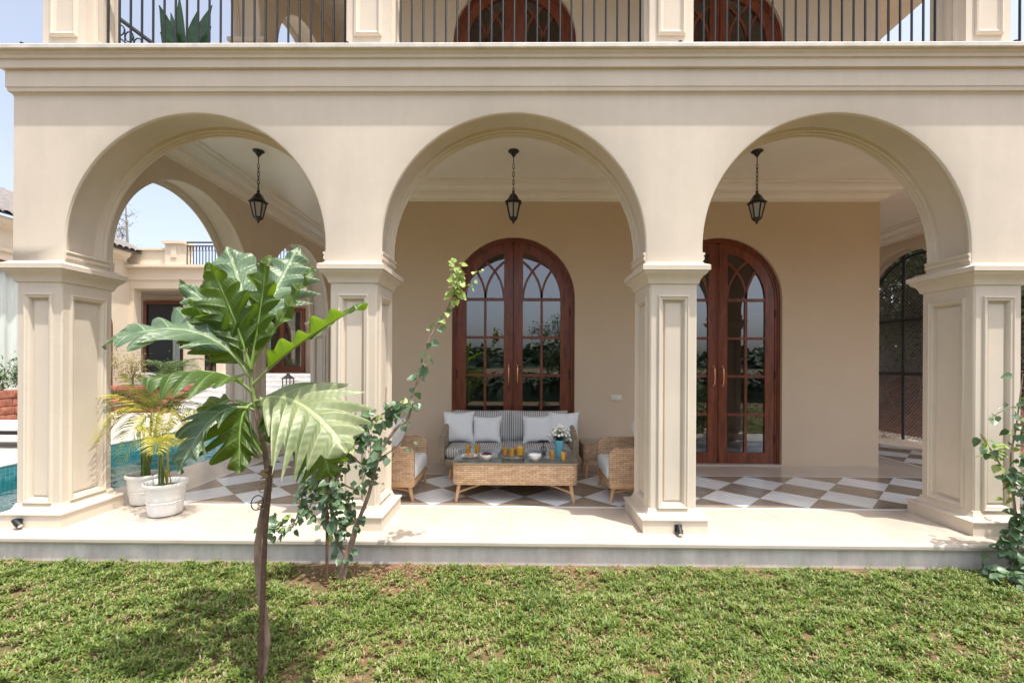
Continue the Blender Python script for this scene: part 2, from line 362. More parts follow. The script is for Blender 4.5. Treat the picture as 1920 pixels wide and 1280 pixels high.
def region(x0, x1, y0, y1):
    for i in range(-30, 30):
        for j in range(-2, 42):
            if (i+j) % 2 == 0: continue
            cx, cy = X0t+i*D2, Y0t+j*D2; gq = .0012
            po = [(cx-D2+gq,cy),(cx,cy-D2+gq),(cx+D2-gq,cy),(cx,cy+D2-gq)]
            for ax, v, k in ((0,x0,True),(0,x1,False),(1,y0,True),(1,y1,False)):
                po = clip(po, ax, v, k)
                if len(po) < 3: break
            if len(po) < 3: continue
            tiles.add([(a,b,.004) for a, b in po], [tuple(range(len(po)))], 0 if j % 2 else 1)
xl, xr = X0t-19*D2, X0t+14*D2; y4 = Y0t+4*D2
region(xl, xr, Y0t, y4); region(xl, X0t-16*D2, y4, 15.5); region(X0t+11*D2, xr, y4, 15.5)
tag(tiles.build('chequered_floor_tiles', [TW, TB], smooth=0), kind='structure')
b = MB(); W = .028
for (a0,a1,b0,b1) in ((xl-W,xr+W,Y0t-W,Y0t-.002),(xl-W,xl-.002,Y0t,15.5),(X0t-16*D2+.002,X0t-16*D2+W,y4+W,15.5),(X0t-16*D2+.002,X0t+11*D2-.002,y4+.002,y4+W),(X0t+11*D2-W,X0t+11*D2-.002,y4+W,15.5),(xr+.002,xr+W,Y0t,15.5)):
    b.box(a0,a1,b0,b1,.0,.0035)
tag(b.build('white_marble_inlay', TW, smooth=0), kind='structure')

# ================================================================== VILLA
villa = thing('villa', 'cream stucco villa with arched ground floor porch and iron balcony rail', 'house', (1.3, 5, 0))
S = 2.712; ARC = [-2.745, -.033, 2.679, 5.391]; RAD = 1.135; ZS = 2.398; YF = 3.78; TH = .42
ZCAP = 2.255; ZTOP = 3.72
def arcade(mb, mp, cs, s0, s1, r=RAD, zs=ZS, z0=ZCAP, ztop=ZTOP, th=TH, n=44):
    """mp(s, d, z) maps wall coordinates to world"""
    hp = [(0,0),(.003,-.012),(.018,-.021),(.034,-.017),(.038,-.006),(.056,-.003),(.060,.010),(.078,.016),(.084,.040)]
    prof = hp + [(th-a, b) for a, b in hp[::-1]]
    for d in (0, th):
        edges = [s0] + [e for c in cs for e in (c-r, c+r)] + [s1]
        for k in range(0, len(edges), 2):
            a, b2 = edges[k], edges[k+1]
            if b2-a > 1e-4:
                mb.quad(mp(a,d,z0), mp(b2,d,z0), mp(b2,d,zs), mp(a,d,zs))
                mb.quad(mp(a,d,zs), mp(b2,d,zs), mp(b2,d,ztop), mp(a,d,ztop))
        for c in cs:
            for k in range(n):
                a0, a1 = math.pi*(1-k/n), math.pi*(1-(k+1)/n)
                x0, x1 = c+r*math.cos(a0), c+r*math.cos(a1)
                mb.quad(mp(x0,d,zs+r*math.sin(a0)), mp(x1,d,zs+r*math.sin(a1)), mp(x1,d,ztop), mp(x0,d,ztop))
    mb.quad(mp(s0,0,z0), mp(s0,th,z0), mp(s0,th,ztop), mp(s0,0,ztop)); mb.quad(mp(s1,0,z0), mp(s1,th,z0), mp(s1,th,ztop), mp(s1,0,ztop))
    mb.quad(mp(s0,0,ztop), mp(s1,0,ztop), mp(s1,th,ztop), mp(s0,th,ztop))
    for c in cs:
        rows = []
        rows.append([mp(c-r-dr if dr>0 else c-r-dr, d, z0) for d, dr in prof])
        for k in range(n+1):
            a = math.pi*(1-k/n); rows.append([mp(c+(r+dr)*math.cos(a), d, zs+(r+dr)*math.sin(a)) for d, dr in prof])
        rows.append([mp(c+r+dr, d, z0) for d, dr in prof])
        mb.rings(rows, False, closed=False)
def impost(mb, mp, c, sgn, r=RAD, th=TH):
    """little moulded foot under each arch spring, standing on the capital"""
    pr = [(.0,ZCAP-.01),(.022,ZCAP-.01),(.022,ZCAP+.02),(.034,ZCAP+.03),(.034,ZCAP+.052),(.026,ZCAP+.058),(.040,ZCAP+.078),(.040,ZCAP+.086),(0,ZCAP+.10)]
    def P(o, z):
        e = c + sgn*(r-o); w_ = c + sgn*(r+.03); k = min(o,.02)
        return [mp(w_, .006, z), mp(e, .006, z), mp(e, th-.006, z), mp(w_, th-.006, z)]
    mb.rings([P(o, z) for o, z in pr], True)
facade = MB()
front = lambda s, d, z: (s, YF+d, z)
arcade(facade, front, ARC, -4.30, 7.42)
for c in ARC:
    for q in (-1, 1):
        im = MB(); impost(im, front, c, q); im.build('impost', STUCCO, villa, smooth=0)
facade.build('arcade_wall', STUCCO, villa)
SIDEC = [5.39+.0, 5.39+S, 5.39+2*S]
for (xo, sg, thk, dy_) in ((-4.30, 1, TH, 0), (7.30, -1, .30, .16)):
    sm_ = MB(); mpf = (lambda xo, sg: (lambda s, d, z: (xo+sg*d, s, z)))(xo, sg)
    arcade(sm_, mpf, [c+dy_ for c in SIDEC], YF+TH+.0005, 12.6+dy_, th=thk)
    for c in [c+dy_ for c in SIDEC]:
        for q in (-1, 1):
            im = MB(); impost(im, mpf, c, q, th=thk); im.build('impost', STUCCO, villa, smooth=0)
    sm_.build('side_arcade_wall', STUCCO, villa)
# piers
def face_panel(mb, o, u, n, w_, z0, z1):
    u = Vector(u); n = Vector(n); o = Vector(o)
    def ring(i0, zb, zt, d): return [o+u*i0+n*d+Vector((0,0,zb)), o+u*(w_-i0)+n*d+Vector((0,0,zb)), o+u*(w_-i0)+n*d+Vector((0,0,zt)), o+u*i0+n*d+Vector((0,0,zt))]
    zb, zt = z0+.005, z1
    R_ = [ring(0, z0, z1, 0), ring(.056, .185, 1.985, 0)]
    for i, d in ((.004,.016),(.012,.018),(.019,.010),(.034,.008),(.042,-.006),(.048,-.028),(.060,-.030),(.064,-.020),(.070,-.018)):
        R_.append(ring(.056+i, .185+i, 1.985-i, d))
    for a, b2 in zip(R_[:-1], R_[1:]):
        for k in range(4): mb.quad(a[k], a[(k+1)%4], b2[(k+1)%4], b2[k])
    mb.quad(*R_[-1])
def pier(x0, x1, y0, y1):
    s_ = MB(); ch = .014; z0, z1 = .10, 2.10
    face_panel(s_, (x0+ch,y0,0), (1,0,0), (0,-1,0), x1-x0-2*ch, z0, z1)
    face_panel(s_, (x0+ch,y1,0), (1,0,0), (0,1,0), x1-x0-2*ch, z0, z1)
    face_panel(s_, (x0,y0+ch,0), (0,1,0), (-1,0,0), y1-y0-2*ch, z0, z1)
    face_panel(s_, (x1,y0+ch,0), (0,1,0), (1,0,0), y1-y0-2*ch, z0, z1)
    for (cx, cy, a) in ((x0+ch,y0+ch,180),(x1-ch,y0+ch,270),(x1-ch,y1-ch,0),(x0+ch,y1-ch,90)):
        q = [(cx+ch*.8*math.cos(R(a+90*k/4)), cy+ch*.8*math.sin(R(a+90*k/4))) for k in range(5)]
        for k in range(4): s_.quad((*q[k],z0),(*q[k+1],z0),(*q[k+1],z1),(*q[k],z1))
        e = [(cx+ch*math.cos(R(a+90*k)), cy+ch*math.sin(R(a+90*k))) for k in (0,1)]
        s_.quad((*e[0],z0),(*q[0],z0),(*q[0],z1),(*e[0],z1)); s_.quad((*e[1],z0),(*q[4],z0),(*q[4],z1),(*e[1],z1))
    o = s_.build('pier', STUCCO, villa, doubles=False)
    WL[o.name] = WL[villa.name]
    c_ = MB(); c_.prof_rect(x0, x1, y0, y1, [(-.01,2.07),(.012,2.083),(.014,2.095),(.020,2.115),(.034,2.140),(.056,2.158),(.058,2.165),(.062,2.165),(.066,2.178),(.066,2.184),(.080,2.186),(.080,2.226),(.072,2.232),(.05,2.240),(.03,2.256),(-.02,2.258)])
    c_.build('capital', STUCCO, o, smooth=28)
    b_ = MB(); b_.prof_rect(x0, x1, y0, y1, [(.068,.0005),(.068,.104),(.078,.108),(.078,.118),(.068,.124),(.040,.128),(.022,.138),(.010,.160),(.004,.185),(-.01,.19)])
    b_.build('plinth_block', STUCCO, o, smooth=28)
SH = .015
for c in [ARC[0]-S/2, ARC[0]+S/2, ARC[1]+S/2, ARC[2]+S/2]:
    x0 = c-S/2+RAD if False else c-.2; x1 = c+.2
    if c == ARC[0]-S/2: x0, x1 = -4.30+SH, -3.895
    pier(x0, x1, YF+SH, YF+.50)
pier(7.0, 7.40, YF+SH, YF+.50)
for c in [SIDEC[0]+S/2, SIDEC[1]+S/2]:
    pier(-4.30+SH, -4.30+SH+.39, c-.2, c+.2); pier(7.0+SH, 7.0+SH+.27, c-.2+.16, c+.2+.16)
# entablature and balcony slab
co = MB()
co.prof_rect(-4.30, 7.42, YF, 13.0, [(0,3.6602),(.004,3.6690),(.010,3.6777),(.026,3.6865),(.030,3.7128),(.036,3.7216),(.036,3.8620),(.062,3.8642),(.062,3.9246),(.066,3.9322),(.078,3.9355),(.080,3.9597),(.090,3.9673),(.094,3.9761),(.100,3.9805),(.100,3.9849)], caps=False)
co.build('cornice', STUCCO, villa, smooth=25)
ed = MB(); ed.prof_rect(-4.30, 7.42, YF, 13.0, [(.09,3.9843),(.118,3.9847),(.122,3.9904),(.122,4.0189),(.116,4.0266),(.10,4.0288)])
ed.build('balcony_slab', mat('slab_edge', (.62,.57,.50), .45, noise_s=6, var=.15), villa, smooth=25)
# ceiling of the porch with coved moulding
ce = MB(); ZC = 3.85; RX0, RX1, RY = -2.05, 5.04, 6.28
co_in = [(.0,3.672),(.02,3.676),(.02,3.700),(.055,3.704),(.075,3.735),(.12,3.752),(.12,3.766),(.20,3.772),(.235,3.80),(.30,3.812),(.30,3.828),(.36,3.832),(.36,ZC)]
def mould(mb, path, nrm):
    """path: closed/open list of corner points, nrm: per corner offset direction (unit mitre)"""
    rows = [[(p_[0]+n_[0]*o, p_[1]+n_[1]*o, z) for o, z in co_in] for p_, n_ in zip(path, nrm)]
    mb.rings(rows, False, closed=False)
ml = MB(); fi, li, ri = YF+TH, -4.30+TH, 7.0
mould(ml, [(RX0,13),(RX0,RY),(RX1,RY),(RX1,13)], [(-1,0),(-1,-1),(1,-1),(1,0)])
mould(ml, [(li,13),(li,fi),(ri,fi),(ri,13)], [(1,0),(1,1),(-1,1),(-1,0)])
ml.build('ceiling_moulding', CEIL, villa, smooth=25)
sheet(ce, li, ri, fi, RY-.0, ZC); sheet(ce, li, RX0, RY, 13, ZC); sheet(ce, RX1, ri, RY, 13, ZC)
ce.build('porch_ceiling', CEIL, villa, smooth=0)
# room wall with two arched doorways
DC = [-.047, 2.84]; DR = .862; DZ = 2.315
wl = MB(); WT = .24
def doorwall(mb, z0, z1, zs, dr, xs0, xs1, y, th):
    n = 32
    edges = [xs0]+[e for c in DC for e in (c-dr, c+dr)]+[xs1]
    for yy in (y, y+th):
        for k in range(0, len(edges), 2): mb.quad((edges[k],yy,z0),(edges[k+1],yy,z0),(edges[k+1],yy,z1),(edges[k],yy,z1))
        for c in DC:
            for k in range(n):
                a0, a1 = math.pi*(1-k/n), math.pi*(1-(k+1)/n); x0, x1 = c+dr*math.cos(a0), c+dr*math.cos(a1)
                mb.quad((x0,yy,zs+dr*math.sin(a0)),(x1,yy,zs+dr*math.sin(a1)),(x1,yy,z1),(x0,yy,z1))
    for c in DC:
        pts_ = [(c-dr,z0)]+[(c+dr*math.cos(math.pi*(1-k/n)), zs+dr*math.sin(math.pi*(1-k/n))) for k in range(n+1)]+[(c+dr,z0)]
        for a, b2 in zip(pts_[:-1], pts_[1:]): mb.quad((a[0],y,a[1]),(b2[0],y,b2[1]),(b2[0],y+th,b2[1]),(a[0],y+th,a[1]))
doorwall(wl, 0, ZC+.05, DZ, DR, RX0, RX1, RY, WT)
wl.quad((RX0,RY,0),(RX0,13,0),(RX0,13,ZC+.05),(RX0,RY,ZC+.05)); wl.quad((RX1,RY,0),(RX1,13,0),(RX1,13,ZC+.05),(RX1,RY,ZC+.05))
wl.build('porch_back_wall', WALLM, villa, smooth=0)
# upper storey wall
UZ = 3.62
wu = MB(); doorwall(wu, 3.98, 8.3, DZ+UZ, DR, RX0, RX1, RY, WT)
wu.quad((RX0,RY,3.98),(RX0,13,3.98),(RX0,13,8.3),(RX0,RY,8.3)); wu.quad((RX1,RY,3.98),(RX1,13,3.98),(RX1,13,8.3),(RX1,RY,8.3))
wu.build('upper_wall', mat('upper_paint', (.62,.53,.41), .8, noise_s=1.2, var=.04), villa, smooth=0)
ru = MB(); ru.box(-4.3, 7.4, 3.92, 13, 8.05, 8.3); ru.build('upper_roof', STUCCO, villa)
uf = MB(); arcade(uf, lambda s, d, z: (s, 3.90+d*.8, z), ARC, -4.18, 7.36, zs=ZS+3.9, z0=6.15, ztop=8.04); uf.build('upper_arcade', STUCCO, villa)  # mostly out of view; added to keep the upper storey's shading consistent
us_ = MB(); arcade(us_, lambda s, d, z: (-4.18+d, s, z), SIDEC, 4.25, 12.6, zs=ZS+3.9, z0=6.15, ztop=8.04); us_.build('upper_side_arcade', STUCCO, villa)
for yy_ in (SIDEC[0]+S/2, SIDEC[1]+S/2):
    um = MB(); um.box(-4.16, -3.78, yy_-.19, yy_+.19, 3.985, 6.2); um.prof_rect(-4.16, -3.78, yy_-.19, yy_+.19, [(.0,6.0),(.03,6.04),(.08,6.09),(.08,6.14),(.02,6.16)]); um.build('gallery_pier', STUCCO, villa, doubles=False)
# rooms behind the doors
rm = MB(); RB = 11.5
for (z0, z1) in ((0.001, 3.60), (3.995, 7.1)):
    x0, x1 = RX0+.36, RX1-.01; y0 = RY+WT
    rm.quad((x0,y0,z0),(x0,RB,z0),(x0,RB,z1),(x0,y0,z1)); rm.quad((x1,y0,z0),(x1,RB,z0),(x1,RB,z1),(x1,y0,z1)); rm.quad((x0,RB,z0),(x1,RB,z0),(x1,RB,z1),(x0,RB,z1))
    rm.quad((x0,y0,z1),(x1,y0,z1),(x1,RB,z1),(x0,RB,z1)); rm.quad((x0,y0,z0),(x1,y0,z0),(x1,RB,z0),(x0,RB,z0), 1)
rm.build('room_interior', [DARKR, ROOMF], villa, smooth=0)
def door(cx, zb, full=True):
    yf = RY+.075
    fr = MB(); zs = zb+DZ
    for q in (-1, 1):
        xa_, xb_ = sorted((cx+q*.800, cx+q*.860)); fr.box(xa_, xb_, yf-.012, yf+.07, zb+.012, zs)
        xa_, xb_ = sorted((cx+q*.826, cx+q*.8605)); fr.box(xa_, xb_, yf-.03, yf-.0125, zb+.012, zs)
    fr.arcband(cx, zs, .800, .860, 0, math.pi, yf-.012, yf+.07, 36); fr.arcband(cx, zs, .826, .8605, 0, math.pi, yf-.03, yf-.0125, 36)
    fr.build('door_frame', WOOD, villa)
    for q in (-1, 1):
        lf = MB()
        def bx(a, b2, z0, z1, y0=yf, y1=yf+.05):
            xa_, xb_ = sorted((cx+q*a, cx+q*b2)); lf.box(xa_, xb_, y0, y1, z0, z1)
        bx(.004, .135, zb+.02, zs+.784, yf-.002); bx(.667, .799, zb+.02, zs)
        bx(.135, .667, zb+.02, zb+.165, yf+.001)
        bx(.022, .03, zb+.03, zs+.70, yf-.008)
        a0, a1 = (0, math.pi/2*.98) if q > 0 else (math.pi, math.pi/2*1.02)
        lf.arcband(cx, zs, .667, .799, a0, a1, yf, yf+.05, 20)
        for zz in (.70, 1.24, 1.775): bx(.135, .667, zb+zz-.018, zb+zz+.018, yf+.008, yf+.04)
        bx(.135, .667, zs-.02, zs+.02, yf+.007, yf+.04)
        bx(.383, .418, zb+.165, zs, yf+.005, yf+.042)
        Rr = .667; m0 = .016
        def arc(c0, aa, ab, yy): lf.arcband(cx+q*c0, zs, Rr-m0, Rr+m0, aa if q > 0 else math.pi-aa, ab if q > 0 else math.pi-ab, yf+yy, yf+.04, 14)
        arc(.400-.667, 0.0, math.acos(.40/.667), .009)              # from the muntin towards the meeting stile
        arc(.135+.667, math.pi, math.pi-math.acos(.40/.667)-.02, .010)
        arc(.400+.667, math.pi, math.pi-math.acos(.533/.667)-.02, .009)
        L = lf.build('door_leaf', WOOD, villa); WL[L.name] = WL[villa.name]
        gl = MB(); n = 16; pts_ = [(.13, zb+.15), (.68, zb+.15)]+[(.68*math.cos(k/n*math.acos(.13/.68)), zs+.68*math.sin(k/n*math.acos(.13/.68))) for k in range(n+1)]
        gl.add([(cx+q*a, yf+.025+.0006*q, z) for a, z in pts_], [tuple(range(len(pts_)))]); gl.build('glass', PANE, L, smooth=0)
        hd = MB(); hx = cx+q*.062
        hd.tube(spline([(hx,yf-.004,zb+1.375),(hx,yf-.03,zb+1.372),(hx,yf-.05,zb+1.34),(hx,yf-.058,zb+1.24),(hx,yf-.05,zb+1.14),(hx,yf-.03,zb+1.108),(hx,yf-.004,zb+1.105)], 5), .008, 8)
        for zz in (1.375, 1.105): hd.lathe([(0,-.016),(.014,-.010),(.017,0),(.014,.010),(0,.016)], (hx,yf-.012,zb+zz), 10)
        hd.build('handle', BRASS, L)
        for zz in (.35, 1.25, 2.12):
            hg = MB(); hg.tube([(cx+q*.80,yf-.010,zb+zz-.05),(cx+q*.80,yf-.010,zb+zz+.05)], .009, 8)
            hg.tube([(cx+q*.80,yf-.010,zb+zz+.05),(cx+q*.80,yf-.010,zb+zz+.062)], [.012,.004], 8); hg.build('hinge', BLACK, L)
    return
for c in DC: door(c, 0.0)
for c in DC: door(c, UZ)
for c in DC:
    th_ = MB(); th_.box(c-.9, c+.9, RY-.03, RY+.16, .0005, .014); th_.build('door_threshold', SLAB, villa)
# balcony: piers, rails and balusters
def upier(x0, x1):
    s_ = MB(); y0, y1 = 3.90, 4.24
    s_.box(x0, x1, y0, y1, 3.985, 6.2)
    def pan(o, u, n_, w_):
        o = Vector(o); u = Vector(u); n_ = Vector(n_)
        rr = []
        for i, d in ((.0,.0005),(.004,.02),(.022,.024),(.03,.012),(.05,-.002+.004)):
            a, b2 = .07+i, w_-.07-i
            rr.append([o+u*a+n_*d+Vector((0,0,4.25+i)), o+u*b2+n_*d+Vector((0,0,4.25+i)), o+u*b2+n_*d+Vector((0,0,5.9-i)), o+u*a+n_*d+Vector((0,0,5.9-i))])
        for a, b2 in zip(rr[:-1], rr[1:]):
            for k in range(4): s_.quad(a[k], a[(k+1)%4], b2[(k+1)%4], b2[k])
        s_.quad(*rr[-1])
    pan((x0,y0,0),(1,0,0),(0,-1,0),x1-x0); pan((x0,y0,0),(0,1,0),(-1,0,0),y1-y0); pan((x1,y0,0),(0,1,0),(1,0,0),y1-y0)
    s_.build('balcony_pier', STUCCO, villa, doubles=False)
UP = [(-4.18,-3.80),(-1.50,-1.12),(1.14,1.52),(3.86,4.24),(7.0,7.38)]
for a, b2 in UP: upier(a, b2)
nb = 0
for (a, b2) in zip(UP[:-1], UP[1:]):
    rl = MB(); rl.box(a[1]-.01, b2[0]+.01, 4.04, 4.085, 4.90, 4.94); rl.box(a[1]-.01, b2[0]+.01, 4.045, 4.08, 4.075, 4.10)
    L = rl.build('railing', STEEL, villa); WL[L.name] = WL[villa.name]
    k = 0
    while a[1]+.05+k*.1035 < b2[0]-.02:
        x = a[1]+.05+k*.1035; k += 1
        if x > 4.5: continue
        q = MB(); q.tube([(x,4.0625,4.10),(x,4.0625,4.90)], .0095, 8, caps=False); q.build('baluster', STEEL, L)

# ================================================================== POOL, DECK, FAR VILLA
b = MB()
ZW, ZD, ZB = -.30, -.10, -1.35
b.quad((PX0,PY0,ZB),(PX1,PY0,ZB),(PX1,PY1,ZB),(PX0,PY1,ZB))
b.quad((PX0,PY0,ZB),(PX0,PY1,ZB),(PX0,PY1,ZD+.015),(PX0,PY0,ZD+.015)); b.quad((PX0,PY1,ZB),(PX1,PY1,ZB),(PX1,PY1,ZD+.015),(PX0,PY1,ZD+.015))
b.quad((PX1,PY0,ZB),(PX1,PY1,ZB),(PX1,PY1,-.053),(PX1,PY0,-.053)); b.quad((PX0,PY0,ZB),(PX1,PY0,ZB),(PX1,PY0,ZD+.015),(PX0,PY0,ZD+.015))
tag(b.build('pool_basin', PTILE, smooth=0), kind='structure')
b = MB(); b.quad((PX0+.001,PY0+.001,ZW),(PX1-.001,PY0+.001,ZW),(PX1-.001,PY1-.001,ZW),(PX0+.001,PY1-.001,ZW)); tag(b.build('pool_water', WATER, smooth=0), kind='structure')
b = MB()
b.box(-30, PX0-.004, PY0-.001, PY1-.001, GZ, ZD); b.box(-30, PX1-.03, PY1+.004, 30, GZ, ZD); b.box(-30, XL-.001, 3.30, PY0-.004, GZ, ZD-.004)
tag(b.build('pool_deck', DECK, smooth=0), kind='structure')
for (x0,x1,y0,y1) in ((PX0-.3,PX0+.03,PY0,PY1),(PX0-.3,PX1-.5,PY1+.001,PY1+.32)):
    c_ = MB(); c_.box(x0,x1-.026,y0,y1,ZD+.001,ZD+.02); tag(c_.build('pool_coping', STEP, smooth=0), kind='structure')

TZ = 1.0                                    # terrace level of the far villa
fv = thing('villa_wing', 'far cream villa across the pool with marble stairs and terrace', 'house', (-9, 16, 0))
FY = 15.6
def part(name, m, fn, parent=fv, smooth=0):
    mb = MB(); fn(mb); o = mb.build(name, m, parent, smooth=smooth); WL[o.name] = WL[parent.name]; return o
part('terrace', STEP, lambda q: (q.box(-24, 2, FY-.05, 22, GZ, TZ)))
def stairs(q):
    n = 7
    for k in range(n):
        z0, z1 = ZD+(TZ-ZD)*k/n, ZD+(TZ-ZD)*(k+1)/n
        q.box(-11.6+.28*k, -2, FY-.06-.32*(n-k), FY-.06-.32*(n-k-1), GZ, z1-.03); q.box(-11.62+.28*k, -2, FY-.06-.32*(n-k)-.03, FY-.06-.32*(n-k-1), z1-.03, z1)
part('stairs', STEP, stairs)
part('wall', mat('far_shade_wall', (.50,.41,.31), .85, noise_s=.9, var=.05), lambda q: (q.box(-24, 2, 18.6, 18.8, TZ, 4.4), q.box(-24, 2, FY+.51, 18.599, 4.15, 4.3)))  # shade of the recess put into a darker wall colour
BZ = lambda y: CAMH + (HOR - y)/FPX*FY
def xa_(px): return pt(px, 600, FY).x
def entab(q):
    x0, x1 = -13.7, 3
    pr = [(0,BZ(543)),(0,BZ(528)),(.05,BZ(527)),(.05,BZ(506)),(.14,BZ(505.5)),(.22,BZ(504.5)),(.22,BZ(500)),(-.6,BZ(499.5))]
    q.rings([[(x0,FY-o,z),(x1,FY-o,z)] for o, z in pr], False, closed=False)
    q.quad((x0,FY,BZ(543)),(x1,FY,BZ(543)),(x1,FY+.5,BZ(543)),(x0,FY+.5,BZ(543))); q.box(x0, xa_(314), FY+.01, FY+.3, BZ(499), BZ(471)); q.box(x0, xa_(314), FY-.06, FY+.34, BZ(471), BZ(467.5))
part('entablature', FARW, entab)
def xa_(px): return pt(px, 600, FY).x
for (a, b2) in ((240,250),(343,372),(405,418)):
    part('column', FARW, lambda q: (q.box(xa_(a), xa_(b2), FY+.02, FY+.32, TZ, BZ(543)), q.box(xa_(a)-.05, xa_(b2)+.05, FY-.0, FY+.34, BZ(556), BZ(543)-.002) if b2-a > 20 else None))
def rpier(px0, px1):
    part('roof_pier', FARW, lambda q: (q.box(xa_(px0), xa_(px1), FY-.11, FY+.4, BZ(499), BZ(460)), q.box(xa_(px0)-.08, xa_(px1)+.08, FY-.19, FY+.46, BZ(460), BZ(455)), q.box(xa_(px0+12), xa_(px1-10), FY-.14, FY-.1105, BZ(486), BZ(466))))
rpier(313, 345)
def frail(q):
    x0, x1 = xa_(349), 1.0
    q.box(x0, x1, FY, FY+.04, BZ(457), BZ(454.5)); q.box(x0, x1, FY, FY+.04, BZ(463), BZ(461.5)); q.box(x0, x1, FY+.005, FY+.035, BZ(502), BZ(500))
    x = x0
    while x < x1:
        q.box(x, x+.022, FY+.01, FY+.03, BZ(500), BZ(461.5)); 
        q.tube([(x+.055+.045*math.cos(a*math.pi/4), FY+.02, (BZ(463)+BZ(457))/2-.14+.09*math.sin(a*math.pi/4)) for a in range(9)], .009, 4); x += .11
part('roof_railing', BLACK, frail)
# openings on the terrace wall
def opening(px0, px1, py0, py1, kind):
    Yq = 18.58; a, b2 = pt(px0, 650, Yq).x, pt(px1, 650, Yq).x; zt = pt(500, py0, Yq).z; zb = max(pt(500, py1, Yq).z, TZ+.002)
    def f(q):
        w_ = .14; q.box(a, a+w_, Yq-.06, Yq, zb, zt); q.box(b2-w_, b2, Yq-.06, Yq, zb, zt); q.box(a, b2, Yq-.061, Yq-.001, zt-w_, zt)
        if kind == 'window': q.box(a, b2, Yq-.061, Yq-.001, zb, zb+.25); m_ = (a+b2)/2; q.box(m_-.1, m_+.1, Yq-.062, Yq-.002, zb+.25, zt-w_)
        if kind == 'door':
            for k in range(1, 5): z = zb+(zt-zb)*k/5; q.box(a+w_, b2-w_, Yq-.04, Yq-.01, z-.02, z+.02)
            m_ = (a+b2)/2; q.box(m_-.05, m_+.05, Yq-.05, Yq-.005, zb, zt-w_)
    W_ = part('window' if kind == 'window' else 'doorway', WOOD, f)
    part('pane', PANE if kind != 'dark' else mat('dark_room_sheet', (.012,.012,.013), .5), lambda q: q.box(a+.1, b2-.1, Yq-.012, Yq-.004, zb+.01, zt-.1), W_)  # 'dark' openings get a near-black sheet standing for the unlit room
    if kind != 'dark': part('interior_dark_sheet', DARKR, lambda q: q.box(a+.1, b2-.1, Yq-.002, Yq+.01, zb+.01, zt-.1), W_)  # thin dark sheet behind the pane, coloured as the unlit inside
    return W_
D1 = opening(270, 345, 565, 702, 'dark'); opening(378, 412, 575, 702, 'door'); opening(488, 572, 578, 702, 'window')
part('curtain', CURT, lambda q: q.rings([[(pt(324+k*1.6,600,18.5).x, 18.50+.03*math.sin(k*1.9), z) for k in range(10)] for z in (TZ+.03, 3.7)], False, closed=False), D1)
# left wing, running along the pool, tiled eave
LX = -13.6
def lwall(q):
    q.box(LX-.3, LX, 4.0, 10.2, ZD, 4.9); q.box(LX-.3, LX, 12.9, FY+.3, ZD, 4.9)
    n = 24; c, r, zs = 11.55, 1.35, 2.75
    for k in range(n):
        a0, a1 = math.pi*(1-k/n), math.pi*(1-(k+1)/n); y0, y1 = c+r*math.cos(a0), c+r*math.cos(a1)
        q.quad((LX,y0,zs+r*math.sin(a0)),(LX,y1,zs+r*math.sin(a1)),(LX,y1,4.9),(LX,y0,4.9)); q.quad((LX,y0,zs+r*math.sin(a0)),(LX,y1,zs+r*math.sin(a1)),(LX-.3,y1,zs+r*math.sin(a1)),(LX-.3,y0,zs+r*math.sin(a0)))
    q.box(LX-.3, LX, 10.2, 12.9, ZD, .5)
part('wing_wall', FARW, lwall)
part('wing_cornice', FARW, lambda q: q.rings([[(LX+.003+o, 4, z), (LX+.003+o, FY-.3, z)] for o, z in ((.0,4.3),(.06,4.31),(.06,4.40),(.0,4.42),(0,4.85),(.1,4.9),(.25,5.0),(.32,5.1),(.32,5.16),(0,5.2))], False, closed=False), smooth=0)
def arcwin(q):
    c, r, zs = 11.55, 1.35, 2.75; n = 24; rr = []
    for k in range(n+1):
        a = math.pi*k/n; rr.append([(LX-.12, c+(r-.2)*math.cos(a), zs+(r-.2)*math.sin(a)),(LX-.05, c+(r-.2)*math.cos(a), zs+(r-.2)*math.sin(a)),(LX-.05, c+r*math.cos(a), zs+r*math.sin(a)),(LX-.12, c+r*math.cos(a), zs+r*math.sin(a))])
    q.rings(rr, True); q.box(LX-.12, LX-.05, c-r, c-r+.2, .5, zs); q.box(LX-.12, LX-.05, c+r-.2, c+r, .5, zs)
aw = part('arched_window', WOOD, arcwin)
part('curtain', CURT, lambda q: q.rings([[(LX-.2+.035*math.sin(k*1.3), 10.25+k*.065, z) for k in range(41)] for z in (.5, 4.05)], False, closed=False), aw, smooth=60)
aw2 = part('arched_window', WOOD, lambda q: (q.box(LX+.001, LX+.05, 13.6, 14.9, ZD, 2.6), [q.quad((LX+.05, 14.25+.65*math.cos(math.pi*k/16), 2.6+.65*math.sin(math.pi*k/16)),(LX+.05,14.25+.65*math.cos(math.pi*(k+1)/16),2.6+.65*math.sin(math.pi*(k+1)/16)),(LX+.05,14.25,2.6),(LX+.05,14.25,2.6)) for k in range(16)]))
def roof(q):
    y = 3.8
    while y < 15.9:
        rings = []
        for k in range(9):
            a = math.pi*k/8; rings.append([(LX+.45, y+.11-.11*math.cos(a), 5.22+.07*math.sin(a)),(LX-3.2, y+.11-.11*math.cos(a), 7.0+.07*math.sin(a))])
        q.rings(rings, False, closed=False); y += .235
    q.quad((LX+.42,3.8,5.19),(LX+.42,15.9,5.19),(LX-3.2,15.9,6.98),(LX-3.2,3.8,6.98)); q.quad((LX+.42,15.9,5.19),(LX-3.2,15.9,6.98),(LX-3.2,13.9,5.1),(LX+.42,13.9,5.15))
part('tiled_roof', ROOFT, roof)
